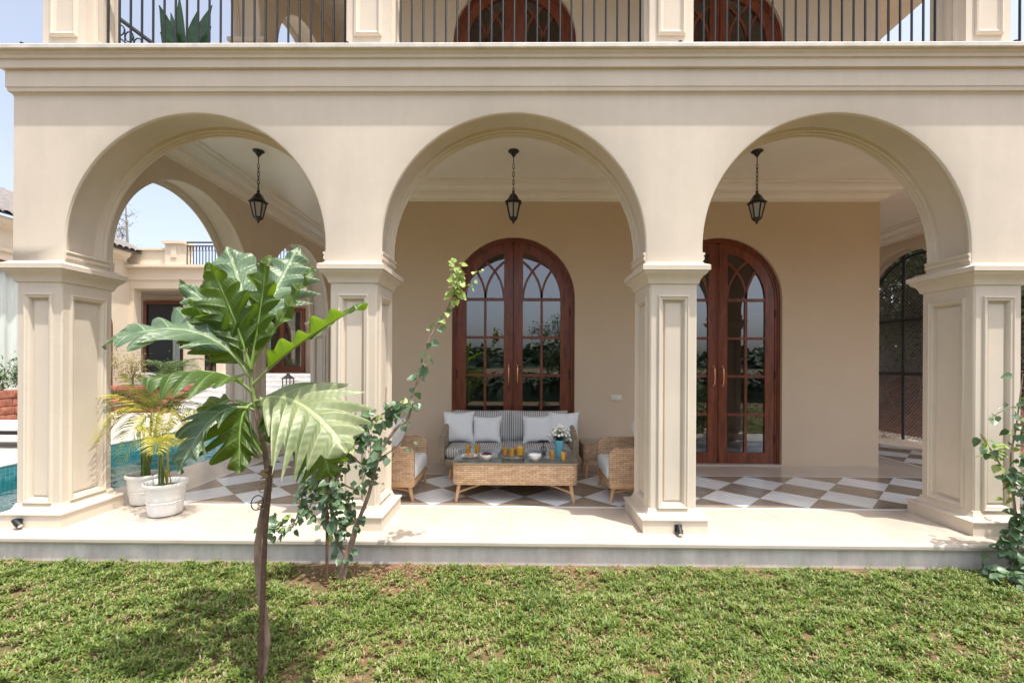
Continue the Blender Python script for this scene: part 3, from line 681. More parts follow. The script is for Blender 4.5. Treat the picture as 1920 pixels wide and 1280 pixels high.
# planters of red laterite
def planter(x0, x1, y0, y1, h, lab):
    t = thing('planter_wall', lab, 'planter', ((x0+x1)/2, (y0+y1)/2, ZD), 'red laterite planters beside the pool')
    q = MB(); r_ = random.Random(int(abs(x0)*31)); z = ZD
    while z < h-.02:
        hh = .2; x = x0
        while x < x1-.05:
            l = min(r_.uniform(.3,.5), x1-x); j = r_.uniform(0,.03); q.rbox(x+.006, x+l-.006, y0-j, y0+.22, z+.006, z+hh-.006, .02, n=2); x += l
        y = y0+.2
        while y < y1-.05:
            l = min(r_.uniform(.3,.5), y1-y); j = r_.uniform(0,.03); q.rbox(x1-.22, x1+j, y+.006, y+l-.006, z+.006, z+hh-.006, .02, n=2); y += l
        z += hh
    q.box(x0+.05, x1-.1, y0+.1, y1, ZD, h-.08)
    q.build('stonework', TERRA, t); e = MB(); e.box(x0+.2, x1-.2, y0+.2, y1, h-.0795, h-.05); e.build('earth', SOIL, t, smooth=0)
planter(-13.5, -10.3, 13.1, 15.5, .66, 'red laterite stone planter left of the marble stairs across the pool')
planter(-13.5, -12.4, 4.5, 12.0, .55, 'long red laterite planter under the arched curtain window at far left')

# ---------------------------------------------------------------- foliage builders
def leafcloud(mb, centers, n, spread, size, rng, droop=.3, shape='leaf', wr=.5):
    """many small leaves scattered round the given points; each leaf a folded lozenge"""
    for k in range(n):
        c = Vector(centers[rng.randrange(len(centers))]); d = Vector((rng.gauss(0,1), rng.gauss(0,1), rng.gauss(0,1)))*spread
        if isinstance(spread, Vector): d = Vector((rng.gauss(0,1)*spread.x, rng.gauss(0,1)*spread.y, rng.gauss(0,1)*spread.z))
        leaf(mb, c+d, Vector((rng.uniform(-1,1), rng.uniform(-1,1), rng.uniform(-1,.6)-droop)), size*rng.uniform(.6,1.25), rng, wr)
def leaf(mb, p, d, L, rng, wr=.5, m=0):
    d = d.normalized(); s = d.cross(Vector((rng.uniform(-.4,.4), rng.uniform(-.4,.4), 1))).normalized(); nrm = s.cross(d).normalized()
    w_ = L*wr*.5; f = w_*.35
    a = p; q1 = p+d*L*.35; q2 = p+d*L*.7
    vs = [a, q1+s*w_+nrm*f, q2+s*w_*.72+nrm*f*.6, p+d*L-nrm*L*.08, q2-s*w_*.72+nrm*f*.6, q1-s*w_+nrm*f, q1, q2]
    mb.add(vs, [(0,6,1),(6,7,2,1),(7,3,2),(0,5,6),(6,5,4,7),(7,4,3)], m)
def plant(name, label, cat, base, stems, leafm, stemm=None, group=None, partname='foliage', **kw):
    t = thing(name, label, cat, base, group)
    return t

def frond(mb, base, ctrl, tip, n, L, rng, wr=.09, droop=.5, m=0, rad=.006, bare=.1, subs=(0,.5)):
    """pinnate palm frond: arching rachis with paired leaflets"""
    P = bez(base, ctrl, tip, n); mb.tube(P, [rad*(1-.75*i/n) for i in range(n+1)], 5, m)
    for i in range(int(n*bare), n):
        t = i/n; d = (P[i+1]-P[i-1]).normalized(); side = d.cross(Vector((0,0,1))).normalized(); up = side.cross(d).normalized()
        tt = (t-bare)/(1-bare); ll = L*(math.sin(math.pi*min(1,tt*.82+.16))**.7)
        for q in (-1, 1):
            for sub in subs:
                p0 = P[i]+(P[min(i+1,n)]-P[i])*sub; dd = (side*q*1.0+d*rng.uniform(.5,.75)+up*rng.uniform(.15,.35)).normalized()
                w_ = L*wr*rng.uniform(.8,1.1); l_ = ll*rng.uniform(.85,1.1)
                m1 = p0+dd*l_*.5+Vector((0,0,.02*L)); e = p0+dd*l_-Vector((0,0,droop*l_*.45)); wv = d*w_
                fold = Vector((0,0,w_*.5))
                mb.add([p0, m1+wv*.5-fold*.3, e, m1-wv*.5-fold*.3, m1+fold*.3], [(0,1,4),(1,2,4),(2,3,4),(3,0,4)], m)

# far plants in the planters
rg = random.Random(3)
def bushy(x, y, z, h, lab, leafm, n, size, wr=.3, cat='shrub', name='garden_shrub'):
    t = thing(name, lab, cat, (x,y,z))
    st = MB(); tips = []
    for k in range(9):
        a = rg.uniform(0, 2*math.pi); e = Vector((x+math.cos(a)*h*.4*rg.random(), y+math.sin(a)*h*.35*rg.random(), z+h*rg.uniform(.55,.95)))
        st.tube(bez((x+rg.uniform(-.05,.05),y,z),(x,y,z+h*.4),e,5), [.014,.012,.010,.008,.006,.004], 5); tips += [e, e*.6+Vector((x,y,z+h*.3))*.4]
    st.build('stems', BARK, t); q = MB(); leafcloud(q, tips, n, h*.16, size, rg, 0, wr=wr); q.build('foliage', leafm, t, smooth=0, doubles=False)
bushy(-13.1, 13.9, .6, 1.25, 'straw coloured feathery shrub at the left end of the red planter', OLIVE, 900, .13, .18)
bushy(-12.1, 14.0, .6, 1.0, 'dry tan grassy shrub in the middle of the red planter', OLIVE, 800, .12, .15)
bushy(-11.0, 14.2, .6, .75, 'low green shrub at the right end of the red planter', MIDL, 600, .10, .3)
bushy(-12.85, 10.8, .5, .75, 'dark green shrub under the arched curtain window at far left', MIDL, 700, .13, .3)
bushy(-12.8, 11.5, .5, .95, 'taller green shrub with yellow tips under the arched curtain window', SHRUB, 700, .12, .3)
t = thing('garden_palm', 'small green yellow palm in the planter before the dark far doorway', 'palm', (-11.6, 14.9, .6))
q = MB()
for k in range(11):
    a = k*2*math.pi/11+.2; L = rg.uniform(.8,1.15); frond(q, (-11.6,14.9,.6), (-11.6+math.cos(a)*L*.3, 14.9+math.sin(a)*L*.3, .6+L*1.0), (-11.6+math.cos(a)*L*.95, 14.9+math.sin(a)*L*.9, .6+L*rg.uniform(.5,.95)), 12, .32, rg, .1)
q.build('fronds', MIDL, t, smooth=0, doubles=False)
# bare tree on the skyline
t = thing('bare_tree', 'nearly leafless tree against the sky behind the far villa', 'tree', (-19.5, 22, GZ))
q = MB(); tw = []
def branch(p, d, L, r, lev, rng):
    n = 4; pts_ = [p]; dd = d.normalized()
    for k in range(n): dd = (dd+Vector((rng.gauss(0,.13),rng.gauss(0,.13),rng.gauss(0,.08)+.05))).normalized(); pts_.append(pts_[-1]+dd*L/n)
    q.tube(pts_, [r*(1-.6*k/n) for k in range(n+1)], 5)
    if lev == 0: tw.append(pts_[-1]); tw.append(pts_[2]); return
    for k in range(rng.randint(3,5)):
        i = rng.randint(1,n); sd_ = Vector((rng.gauss(0,1),rng.gauss(0,1),rng.gauss(0,.5)+.35)).normalized()
        branch(pts_[i], (dd*.45+sd_*.8), L*rng.uniform(.5,.72), r*.5, lev-1, rng)
rb = random.Random(11); branch(Vector((-19.5,22,GZ)), Vector((.03,0,1)), 6.0, .13, 0, rb)
for k in range(15): branch(Vector((-19.4+rb.uniform(-.15,.15),22,4.0+.33*k)), Vector((rb.choice((-1,1))*rb.uniform(.5,1),rb.gauss(0,.5),rb.uniform(.1,.6))), rb.uniform(.9,1.9)*(1-.03*k), .035, 2, rb)
q.tube([(-19.4,22,5.5),(-19.3,22,7.3),(-19.4,22,9.3)], [.10,.06,.02], 6)
q.build('trunk', mat('grey_bark', (.20,.19,.18), .9), t); q2 = MB(); leafcloud(q2, tw, 900, .14, .10, rb, 0, wr=.3); q2.build('foliage', OLIVE, t, smooth=0, doubles=False)
# lounger at far left
t = thing('sun_lounger', 'white cushioned sun lounger on the pool deck at far left', 'sun lounger', (-8.9, 7.9, ZD))
q = MB(); q.rbox(-10.2, -8.35, 7.6, 8.2, ZD+.30, ZD+.42, .05); q.build('mattress', LOUNGE, t)
q = MB(); q.box(-10.2, -8.36, 7.6, 8.2, ZD+.24, ZD+.295)
q.build('frame', STEEL, t)
for sx in (-10.15, -8.45):
    for sy in (7.63, 8.11): q = MB(); q.box(sx, sx+.06, sy, sy+.06, ZD, ZD+.24); q.build('leg', STEEL, t)
# lantern on the far steps
t = thing('floor_lantern', 'black metal lantern standing on the far marble steps', 'lantern', (pt(540,716,14.6).x, 14.6, .55))
q = MB(); lx, ly, lz = t.location; q.box(lx-.14,lx+.14,ly-.14,ly+.14,lz,lz+.03)
for sx in (-1,1):
    for sy in (-1,1): q.box(lx+sx*.12-.012,lx+sx*.12+.012,ly+sy*.12-.012,ly+sy*.12+.012,lz+.03,lz+.32)
q.rings([[(lx+sx*r,ly+sy*r,lz+z) for sx,sy in ((-1,-1),(1,-1),(1,1),(-1,1))] for r,z in ((.15,.32),(.15,.34),(.05,.44),(.03,.50))]); q.build('frame', BLACK, t, smooth=0)

# ================================================================== RIGHT SIDE: mesh fence, bank, trees
t = thing('mesh_fence', 'black steel framed chain link fence closing the right hand side arch', 'fence', (7.6, 8.1, 0))
q = MB(); fx = 7.38
for y in (5.4, 6.75, 8.62, 9.45, 10.7, 12.2): q.tube([(fx,y,0),(fx,y,3.7)], .024, 6)
for z in (1.25, 2.27): q.tube([(fx,5.2,z),(fx,12.6,z)], .034, 6)
for c in SIDEC: q.tube([(fx-.03, c+.16+1.12*math.cos(k*math.pi/24), ZS+1.06*math.sin(k*math.pi/24)) for k in range(25)], .026, 6)
q.build('frame', BLACK, t)
q = MB(); st_ = .075; W_ = 7.2; H_ = 3.5
k = 0
while k*st_ < W_+H_:
    c = k*st_
    y0_, z0_ = (c, 0) if c <= W_ else (W_, c-W_); y1_, z1_ = (c-H_, H_) if c >= H_ else (0, c)
    q.tube([(fx+.004, 5.3+y0_, z0_),(fx+.004, 5.3+y1_, z1_)], .0048, 3, caps=False)
    q.tube([(fx-.004, 5.3+W_-y0_, z0_),(fx-.004, 5.3+W_-y1_, z1_)], .0035, 3, caps=False); k += 1
q.build('mesh', mat('galvanised_wire', (.20,.19,.18), .6), t, smooth=0)
q = MB(); nx, ny = 40, 60
vs = []
for i in range(nx+1):
    for j in range(ny+1):
        x = 7.95+i*.3; y = -2+j*.5; hgt = min(1, i/9)**1.1*1.9+noise.noise(Vector((x*.6,y*.6,0)))*.35*min(1,i/3)+noise.noise(Vector((x*2,y*2,3)))*.12*min(1,i/2)
        vs.append((x, y, GZ+.01+max(hgt*.75, 0)*min(1,max(0,(y-3)/3))))
q.add(vs, [(i*(ny+1)+j,(i+1)*(ny+1)+j,(i+1)*(ny+1)+j+1,i*(ny+1)+j+1) for i in range(nx) for j in range(ny)])
tag(q.build('earth_bank', EARTH, smooth=0), kind='structure')
def tree(x, y, z, h, spread, lab, leafm, n, size, seed, group=None, trunk=.09, crown0=.35, name='leafy_tree'):
    t = thing(name, lab, 'tree', (x,y,z), group); r_ = random.Random(seed)
    q = MB(); tips = []
    top = Vector((x+r_.uniform(-.3,.3), y, z+h*.8)); P = bez((x,y,z),(x+r_.uniform(-.4,.4),y+r_.uniform(-.3,.3),z+h*.4),top,8)
    q.tube(P, [trunk*(1-.7*i/8) for i in range(9)], 8)
    for k in range(20):
        i = r_.randint(3,8); a = r_.uniform(0,2*math.pi); L = spread*r_.uniform(.45,1)
        e = P[i]+Vector((math.cos(a)*L, math.sin(a)*L, h*r_.uniform(-.02,.22))); m_ = P[i]*.5+e*.5+Vector((0,0,h*.06))
        q.tube(bez(P[i], m_, e, 5), [trunk*.35,trunk*.3,trunk*.22,trunk*.16,trunk*.1,trunk*.05], 5)
        for s_ in (.55,.8,1): tips.append(P[i]*(1-s_)+e*s_+Vector((r_.gauss(0,.1),r_.gauss(0,.1),r_.gauss(0,.1)))*spread*.5)
    q.build('trunk', BARK, t); c_ = MB(); leafcloud(c_, tips, n, spread*.14, size, r_, .1, wr=.45); c_.build('crown', leafm, t, smooth=0, doubles=False); return t
GR = 'trees on the earth bank beyond the mesh fence'
tree(9.5, 9.6, .6, 4.3, 1.5, 'leafy tree nearest the mesh fence, bright tips against the bank', MIDL, 5000, .13, 5, GR)
tree(12.0, 12.0, 1.2, 5.0, 2.1, 'dark tree on the bank farther back behind the mesh fence', DARKL, 6000, .15, 6, GR)
tree(9.6, 12.9, .6, 4.6, 1.8, 'bushy tree at the deep end of the earth bank', DARKL, 5000, .14, 8, GR)
tree(12.6, 9.0, 1.2, 5.0, 2.2, 'tall dark tree high on the earth bank', DARKL, 5000, .16, 9, GR)
tree(8.9, 8.3, .3, 3.6, .9, 'slim leafy sapling just behind the mesh fence', MIDL, 2600, .10, 51, GR, .03)
tree(9.3, 11.4, .5, 4.0, 1.2, 'young leafy tree at the middle of the earth bank behind the fence', SHRUB, 3600, .12, 52, GR, .04)
tree(10.4, 10.4, .6, 5.2, 2.2, 'broad dark tree filling the fence opening behind the saplings', DARKL, 8000, .15, 53, GR)
tree(11.2, 14.4, .8, 5.4, 2.3, 'dark crown closing the view at the deepest end of the bank', DARKL, 7000, .17, 54, GR)
q = MB(); r_ = random.Random(9)
for k in range(46):
    x, y = r_.uniform(8.6,11.5), r_.uniform(6.5,13); z = .3+(x-8.6)*.4
    q.tube(spline([(x,y,z-.3),(x+r_.gauss(0,.2),y+r_.gauss(0,.3),z+.35),(x+r_.gauss(0,.4),y+r_.gauss(0,.5),z+.7),(x+r_.gauss(0,.6),y+r_.gauss(0,.7),z+r_.uniform(.4,1.2))],4), .012, 4)
tag(q.build('dry_undergrowth', BARK, smooth=0), 'tangle of dry bare stems covering the red earth bank', 'undergrowth', kind='stuff')
# shade net behind
t = tag(MB.build((lambda m: (m.rings([[(10.3+.1*math.sin(k*.9), 5+k*.5, z) for k in range(24)] for z in (.3, 2.9)], False, closed=False), m)[1])(MB()), 'shade_net', mat('shade_cloth', (.13,.12,.12), .9), smooth=60), 'dark grey shade net hanging along the bank behind the mesh fence', 'net')

# ================================================================== BEHIND THE CAMERA (seen in the door glass)
def hill(name, y, h, x0, x1, leafm, n, size, lab):
    q = MB(); r_ = random.Random(len(name)*7+int(h)); 
    pts_ = []
    for k in range(n):
        x = r_.uniform(x0,x1); top = h*(.65+.35*noise.noise(Vector((x*.02, y, 1.0)))*2); pts_.append((x, y+r_.uniform(-18,18)*(h/8)*(1 if h>5 else .25), GZ+r_.random()**.6*top))
    for p_ in pts_: leaf(q, Vector(p_), Vector((r_.gauss(0,1),r_.gauss(0,1),r_.uniform(-.5,.8))), size*r_.uniform(.6,1.4), r_, .8)
    m_ = MB(); X = [x0+(x1-x0)*i/60 for i in range(61)]
    m_.rings([[(x, y+a, GZ+b2*h*(.65+.35*noise.noise(Vector((x*.02, y, 1.0)))*2)*.85) for x in X] for a, b2 in (((22*h/8,-.05),(8,.55),(-4,.95),(-30,.9),(-60,-.05)) if h > 5 else ((1,-.05),(.7,.75),(0,.95),(-1,.9),(-1.6,-.05)))], False, closed=False)
    tag(m_.build(name+'_slope', DARKL, smooth=60), kind='structure'); tag(q.build(name, leafm, smooth=0, doubles=False), lab, 'trees', kind='stuff')
hill('distant_woodland', -170, 11, -260, 260, DARKL, 9000, 3.2, 'wooded hills far away across the garden, seen mirrored in door panes')
hill('garden_hedge', -7.5, 1.75, -16, 16, DARKL, 9000, .22, 'hedge mass at the far end of the lawn, seen mirrored in door panes')
tree(2.1, -9.5, GZ, 3.9, 1.3, 'leafy garden tree on the lawn, mirrored in the right pane of the middle door', MIDL, 4500, .13, 21, None, .06)
tree(4.6, -11, GZ, 5.0, 1.8, 'larger garden tree on the lawn, mirrored in the right hand door', SHRUB, 5000, .15, 22, None, .08)
tree(-4.2, -13, GZ, 2.3, 1.5, 'low spreading garden tree at the left end of the lawn', SHRUB, 4000, .15, 23, None, .08)

# ================================================================== LAWN
def grassmat():
    m = bpy.data.materials.new('grass_blade'); m.use_nodes = True; t = m.node_tree; p = t.nodes['Principled BSDF']; o = t.nodes['Material Output']
    a = t.nodes.new('ShaderNodeAttribute'); a.attribute_name = 'tint'; r = t.nodes.new('ShaderNodeValToRGB'); e = r.color_ramp.elements
    e[0].position = 0; e[0].color = (.08,.14,.024,1); e[1].position = 1; e[1].color = (.30,.185,.10,1)
    for ps, c in ((.35,(.155,.225,.035)),(.6,(.21,.29,.06)),(.72,(.31,.31,.13)),(.86,(.36,.27,.16))):
        q = e.new(ps); q.color = (*c,1)
    t.links.new(a.outputs['Fac'], r.inputs[0]); t.links.new(r.outputs[0], p.inputs['Base Color']); p.inputs['Roughness'].default_value = .5
    tr = t.nodes.new('ShaderNodeBsdfTranslucent'); t.links.new(r.outputs[0], tr.inputs[0]); mx = t.nodes.new('ShaderNodeMixShader'); mx.inputs[0].default_value = .3
    t.links.new(p.outputs[0], mx.inputs[1]); t.links.new(tr.outputs[0], mx.inputs[2]); t.links.new(mx.outputs[0], o.inputs[0]); return m
def lawn():
    rs = np.random.RandomState(4); Ps = []
    def zone(n, x0, x1, y0, y1, sz):
        x = rs.uniform(x0,x1,n); y = rs.uniform(y0,y1,n); Ps.append(np.stack([x,y,np.full(n,sz)],1))
    zone(36000, -4.3, 4.9, 1.95, 3.55, 1.0); zone(2200, -4.4, -3.3, 2.6, 3.4, 1.0); zone(6000, -6, 7, 0.2, 1.95, 1.7); zone(2200, 4.9, 8, 1.95, 3.55, 1.4); zone(4000, -9, 9, -4, .2, 2.6)
    C = np.concatenate(Ps); keep = []; dry = []; lump = []
    for x, y, s_ in C:
        a = noise.noise(Vector((x*1.1, y*1.5, 0)))*.5 + noise.noise(Vector((x*3.4, y*4.2, 5)))*.6 + noise.noise(Vector((x*9, y*10, 9)))*.5
        if y > 3.36: a += (y-3.36)*1.5
        if abs(x+1.15) < .55 and y > 3.1: a += .4
        dry.append(a); lump.append(noise.noise(Vector((x*6.5, y*7.5, 2)))+.5*noise.noise(Vector((x*14, y*15, 4))))
        keep.append(rs.rand() < 1.06-max(0,a-.1)*1.6 and not (y > 3.525) and (y < 3.31 or x > -4.4))
    keep = np.array(keep); C = C[keep]; dry = np.array(dry)[keep]; lump = np.array(lump)[keep]; nc = len(C); K = 6
    ct = rs.normal(0,.15,nc); ch = rs.uniform(0,.020,nc)+np.clip(lump,-.2,.8)*.032; vig = np.clip(1.0+lump*.35-np.clip(dry,0,1)*.4,.5,1.5)
    P = np.repeat(C,K,0); n = len(P); dryb = np.repeat(dry,K); ctb = np.repeat(ct,K); P[:,:2] += rs.normal(0,.004,(n,2))
    dry = dryb
    L = rs.uniform(.022,.044,n)*P[:,2]*np.repeat(vig,K); az = np.repeat(rs.uniform(0,6.28,nc),K)+np.tile(np.arange(K)*6.283/K,nc)+rs.normal(0,.35,n); lean = rs.uniform(.7,1.65,n); wd = rs.uniform(.0026,.0048,n)*P[:,2]
    zoff = np.repeat(np.clip(ch,0,.06),K)
    d = np.stack([np.cos(az),np.sin(az),0*az],1); sd_ = np.stack([-np.sin(az),np.cos(az),0*az],1); up = np.array([0,0,1.0])
    z0 = GZ + zoff; b0 = np.stack([P[:,0],P[:,1],z0],1)
    m = b0 + d*(L*.5*np.sin(lean*.6))[:,None] + up*(L*.55*np.cos(lean*.6))[:,None]
    tip = m + d*(L*.55*np.sin(lean*1.15))[:,None] + up*(L*.5*np.cos(lean*1.15))[:,None]
    V = np.stack([b0-sd_*wd[:,None]*.7, b0+sd_*wd[:,None]*.7, m+sd_*wd[:,None], m-sd_*wd[:,None], tip],1).reshape(-1,3)
    i0 = np.arange(n)*5; F4 = np.stack([i0,i0+1,i0+2,i0+3],1); F3 = np.stack([i0+3,i0+2,i0+4],1)
    me = bpy.data.meshes.new('lawn_grass'); me.vertices.add(n*5); me.vertices.foreach_set('co', V.ravel().astype(np.float32))
    loops = np.concatenate([F4,F3],1).ravel(); me.loops.add(len(loops)); me.loops.foreach_set('vertex_index', loops.astype(np.int32))
    st = np.stack([np.arange(n)*7, np.arange(n)*7+4],1).ravel(); me.polygons.add(n*2); me.polygons.foreach_set('loop_start', st.astype(np.int32)); me.polygons.foreach_set('loop_total', np.tile([4,3],n).astype(np.int32))
    me.update(calc_edges=True)
    at = me.attributes.new('tint','FLOAT','POINT'); tv = np.clip(.38+ctb*1.15+rs.normal(0,.09,n)+np.clip(dry,-.3,1)*.55,0,1); tv = np.where(rs.rand(n)<.05, rs.uniform(.75,1,n), tv)
    at.data.foreach_set('value', np.repeat(tv,5).astype(np.float32)); me.materials.append(grassmat())
    o = bpy.data.objects.new('lawn_grass', me); COL.objects.link(o); tag(o, 'patchy green lawn with dry brown spots in front of the porch', 'grass', kind='stuff')
lawn()
# dry fallen leaves on the lawn
def litter():
    q = MB(); r_ = random.Random(31)
    for k in range(900):
        if r_.random() < .5: x, y = r_.gauss(-1.0,.45), 3.5-abs(r_.gauss(0,.2))
        else: x, y = r_.uniform(-3.6,3.8), r_.uniform(2.1,3.45)
        if y > 3.5: continue
        leaf(q, Vector((x,y,GZ+r_.uniform(.03,.045))), Vector((r_.gauss(0,1),r_.gauss(0,1),r_.uniform(-.05,.2))), r_.uniform(.008,.026), r_, .6)
    tag(q.build('fallen_leaves', mat('dead_leaf', (.27,.13,.07), .8, noise_s=30, var=.4), smooth=0, doubles=False), 'dry brown fallen leaves scattered over the lawn', 'leaves', kind='stuff')
litter()

# ================================================================== BREADFRUIT TREE
def bleaf(parent, base, ctrl, tip, hw, face, m, seed, lobes=5, depth=.72, cup=.10, petiole=.18, fw=.85, petm=None):
    """deeply lobed leaf: midrib is a bezier, blade spread either side of it, facing the direction `face`"""
    r_ = random.Random(seed); N = 96; M = 9; P = bez(base, ctrl, tip, N); face = Vector(face).normalized()
    mb = MB(); mb.uv = []; rows = []; uvs = []
    ph = r_.uniform(-.1,.1)
    for i in range(N+1):
        t = i/N; d = (P[min(i+1,N)]-P[max(i-1,0)]).normalized(); sd_ = d.cross(face).normalized(); nr = sd_.cross(d).normalized()
        tb = max(0,(t-petiole)/(1-petiole))
        env = (math.sin(math.pi*min(1,tb**.62*1.0))**.75 if tb > 0 else 0)
        row = []; uvr = []
        for j in range(-M, M+1):
            q = 1 if j >= 0 else -1; v = abs(j)/M
            lp = tb*lobes + ph + (.18 if q > 0 else 0); fr_ = abs((lp % 1)-.5)*2     # 0 at lobe centre, 1 at the gap
            cut = 1-depth*max(0,(fr_-.18)/.82)**1.25*(1-.25*tb)
            if tb > 1-1.1/lobes: k_ = (tb-(1-1.1/lobes))*lobes/1.1; cut = cut*(1-k_)+k_*.8
            w_ = hw*env*cut*(1+.09*math.sin(seed*3+lp*6))
            f_ = fw*v*w_*(1-.5*tb); wav = math.sin(t*38+seed+q)*.010*v*v+math.sin(t*15+seed*2)*.018*v*v
            pos = P[i]+sd_*q*v*w_*(.92)+d*f_*(1 if tb>0 else 0)+nr*(cup*w_*(v**1.3)*1.6 + wav - .028*w_/hw*fr_**2*min(1,v*2)*0 + (.022*(1-fr_)*v*(1-v)*3.2)) - Vector((0,0,.22*w_*v*v))
            row.append(pos); uvr.append((fr_, v*w_/hw if tb > 0 else 0))
        rows.append(row); uvs.append(uvr)
    i0 = int(petiole*N); rows = rows[i0:]; uvs = uvs[i0:]
    n = 2*M+1; mb.v = [tuple(x) for r in rows for x in r]; mb.uv = [x for r in uvs for x in r]
    for i in range(len(rows)-1):
        for j in range(n-1): mb.f.append((i*n+j,i*n+j+1,(i+1)*n+j+1,(i+1)*n+j)); mb.m.append(0)
    L = mb.build('leaf', m, parent, smooth=80, recalc=False); WL[L.name] = WL[parent.name]
    s_ = MB(); s_.tube([p_-Vector((0,0,.003)) for p_ in P[:int(N*.93):3]], [.0085*(1-.85*i/31) for i in range(len(P[:int(N*.93):3]))], 7); s_.build('midrib', petm or RIB, L)
RIB = mat('leaf_rib', (.27,.33,.14), .45)
RIBG = mat('green_rib', (.20,.32,.06), .45)
TY = 2.27
tb_ = pt(490,1277,TY); bt = thing('breadfruit_sapling', 'young breadfruit tree with huge lobed leaves on a slim trunk in the lawn', 'tree', (tb_.x, TY, GZ))
q = MB(); tp = [pt(x,y,TY+dy) for x,y,dy in ((492,1283,0),(496,1235,0),(499,1190,.0),(489,1110,.01),(483,1040,.01),(486,1000,0),(495,950,-.01),(503,905,0),(500,870,0),(492,825,0),(484,790,0),(479,760,0))]
sp_ = spline(tp, 6); q.tube(sp_, [.0205-.009*i/len(sp_)+.0022*noise.noise(Vector((i*.35,0,0))) for i in range(len(sp_))], 12); q.build('trunk', BARK, bt)
q = MB(); sp_ = spline([pt(x,y,TY) for x,y in ((479,762),(474,735),(470,700),(468,668),(470,640),(474,620))], 6); q.tube(sp_, [.0135-.006*i/len(sp_) for i in range(len(sp_))], 10); q.build('green_stem', BARKG, bt)
def LF(b_, c_, t_, hw, face, m, seed, **kw): bleaf(bt, pt(*b_), pt(*c_), pt(*t_), hw, face, m, seed, **kw)
Y = TY
LF((472,650,Y+.02),(462,560,Y+.20),(425,462,Y+.36), .25, (-.1,-.75,.75), BFG, 1, lobes=6, depth=.5, petiole=.2, cup=-.05)
LF((474,640,Y+.03),(505,560,Y+.22),(560,462,Y+.40), .21, (.25,-.7,.75), BFG, 2, lobes=6, depth=.55, petiole=.2, cup=-.05)
LF((468,685,Y-.02),(445,600,Y-.04),(392,492,Y-.10), .16, (.25,-.9,-.1), BF, 3, lobes=5, depth=.6, petiole=.16, petm=RIBG)
LF((470,690,Y-.02),(487,600,Y-.02),(502,478,Y-.03), .13, (-.25,-.9,-.1), BF, 4, lobes=5, depth=.6, petiole=.18, petm=RIBG)
LF((472,680,Y),(530,600,Y+.02),(586,500,Y+.05), .11, (-.5,-.6,.3), BF, 5, lobes=5, depth=.6, petiole=.2, petm=RIBG)
LF((467,690,Y),(415,640,Y-.05),(355,560,Y-.10), .15, (.3,-.9,-.2), BF, 19, lobes=5, depth=.5, petiole=.1, petm=RIBG)
LF((466,650,Y),(420,590,Y+.06),(337,530,Y+.10), .10, (-.2,-.5,.9), BFG, 6, lobes=4, depth=.4, petiole=.3)
LF((470,710,Y),(385,560,Y-.14),(190,650,Y-.22), .21, (-.05,-.55,.85), BFG, 7, lobes=6, depth=.62, petiole=.2, cup=.12)
LF((470,725,Y),(545,640,Y-.05),(690,566,Y-.08), .19, (.1,-.16,1), BF, 8, lobes=6, depth=.62, petiole=.2, cup=.2)
LF((472,735,Y),(410,665,Y-.18),(262,716,Y-.30), .20, (0,-.12,1), BF, 9, lobes=5, depth=.65, petiole=.15, cup=-.25)
LF((478,752,Y),(560,715,Y-.20),(650,850,Y-.30), .28, (.1,-.8,.75), BFP, 10, lobes=7, depth=.42, petiole=.1, cup=-.1, petm=RIB)
LF((480,762,Y),(585,770,Y+.12),(622,895,Y+.10), .22, (.2,-.9,.1), BF, 11, lobes=6, depth=.7, petiole=.2)
LF((476,755,Y),(440,760,Y-.06),(452,886,Y-.12), .19, (-.1,-1,-.05), BF, 12, lobes=5, depth=.66, petiole=.1, petm=RIBG)
LF((478,768,Y),(395,735,Y-.16),(338,888,Y-.24), .17, (-.35,-.7,.55), BFG, 13, lobes=5, depth=.66, petiole=.2)
LF((481,758,Y),(520,760,Y-.05),(512,838,Y-.08), .085, (.3,-1,0), BF, 14, lobes=3, depth=.5, petiole=.15, petm=RIBG)
LF((474,760,Y+.02),(400,720,Y+.16),(372,830,Y+.25), .12, (-.2,-.8,.3), BF, 15, lobes=4, depth=.6, petiole=.3)
LF((471,655,Y),(466,640,Y-.01),(464,596,Y-.02), .03, (0,-1,0), LIME, 16, lobes=2, depth=.1, petiole=.05, petm=RIBG)
# stake tied to the trunk
st0 = thing('garden_stake', 'thin wooden stake tied with twine beside the breadfruit trunk', 'stake', tuple(pt(486,1290,TY-.04)))
q = MB(); q.tube([pt(486,1296,TY-.045),pt(492,1130,TY-.04),pt(497,1000,TY-.035),pt(508,872,TY-.03)], [.013,.0125,.012,.0125], 8); q.build('pole', STAKE, st0)
r_ = random.Random(2)
for yy in [878,881,885,888,893,904,908,919,938,943,950]:
    q = MB(); c_ = pt(502-(yy-876)*.10, yy, TY-.015); ti = r_.uniform(-.35,.35)
    q.tube([c_+Vector((.027*math.cos(a*math.pi/6), .034*math.sin(a*math.pi/6), ti*.03*math.cos(a*math.pi/6))) for a in range(13)], .0028, 5); q.build('twine', TWINE, st0)
q = MB(); c_ = pt(482,942,TY-.05); q.tube([c_+Vector((.030*math.cos(a*math.pi/8), .01*math.sin(a*math.pi/8), .034*math.sin(a*math.pi/8))) for a in range(17)], .0026, 5, caps=False); q.build('wire_loop', BLACK, st0)
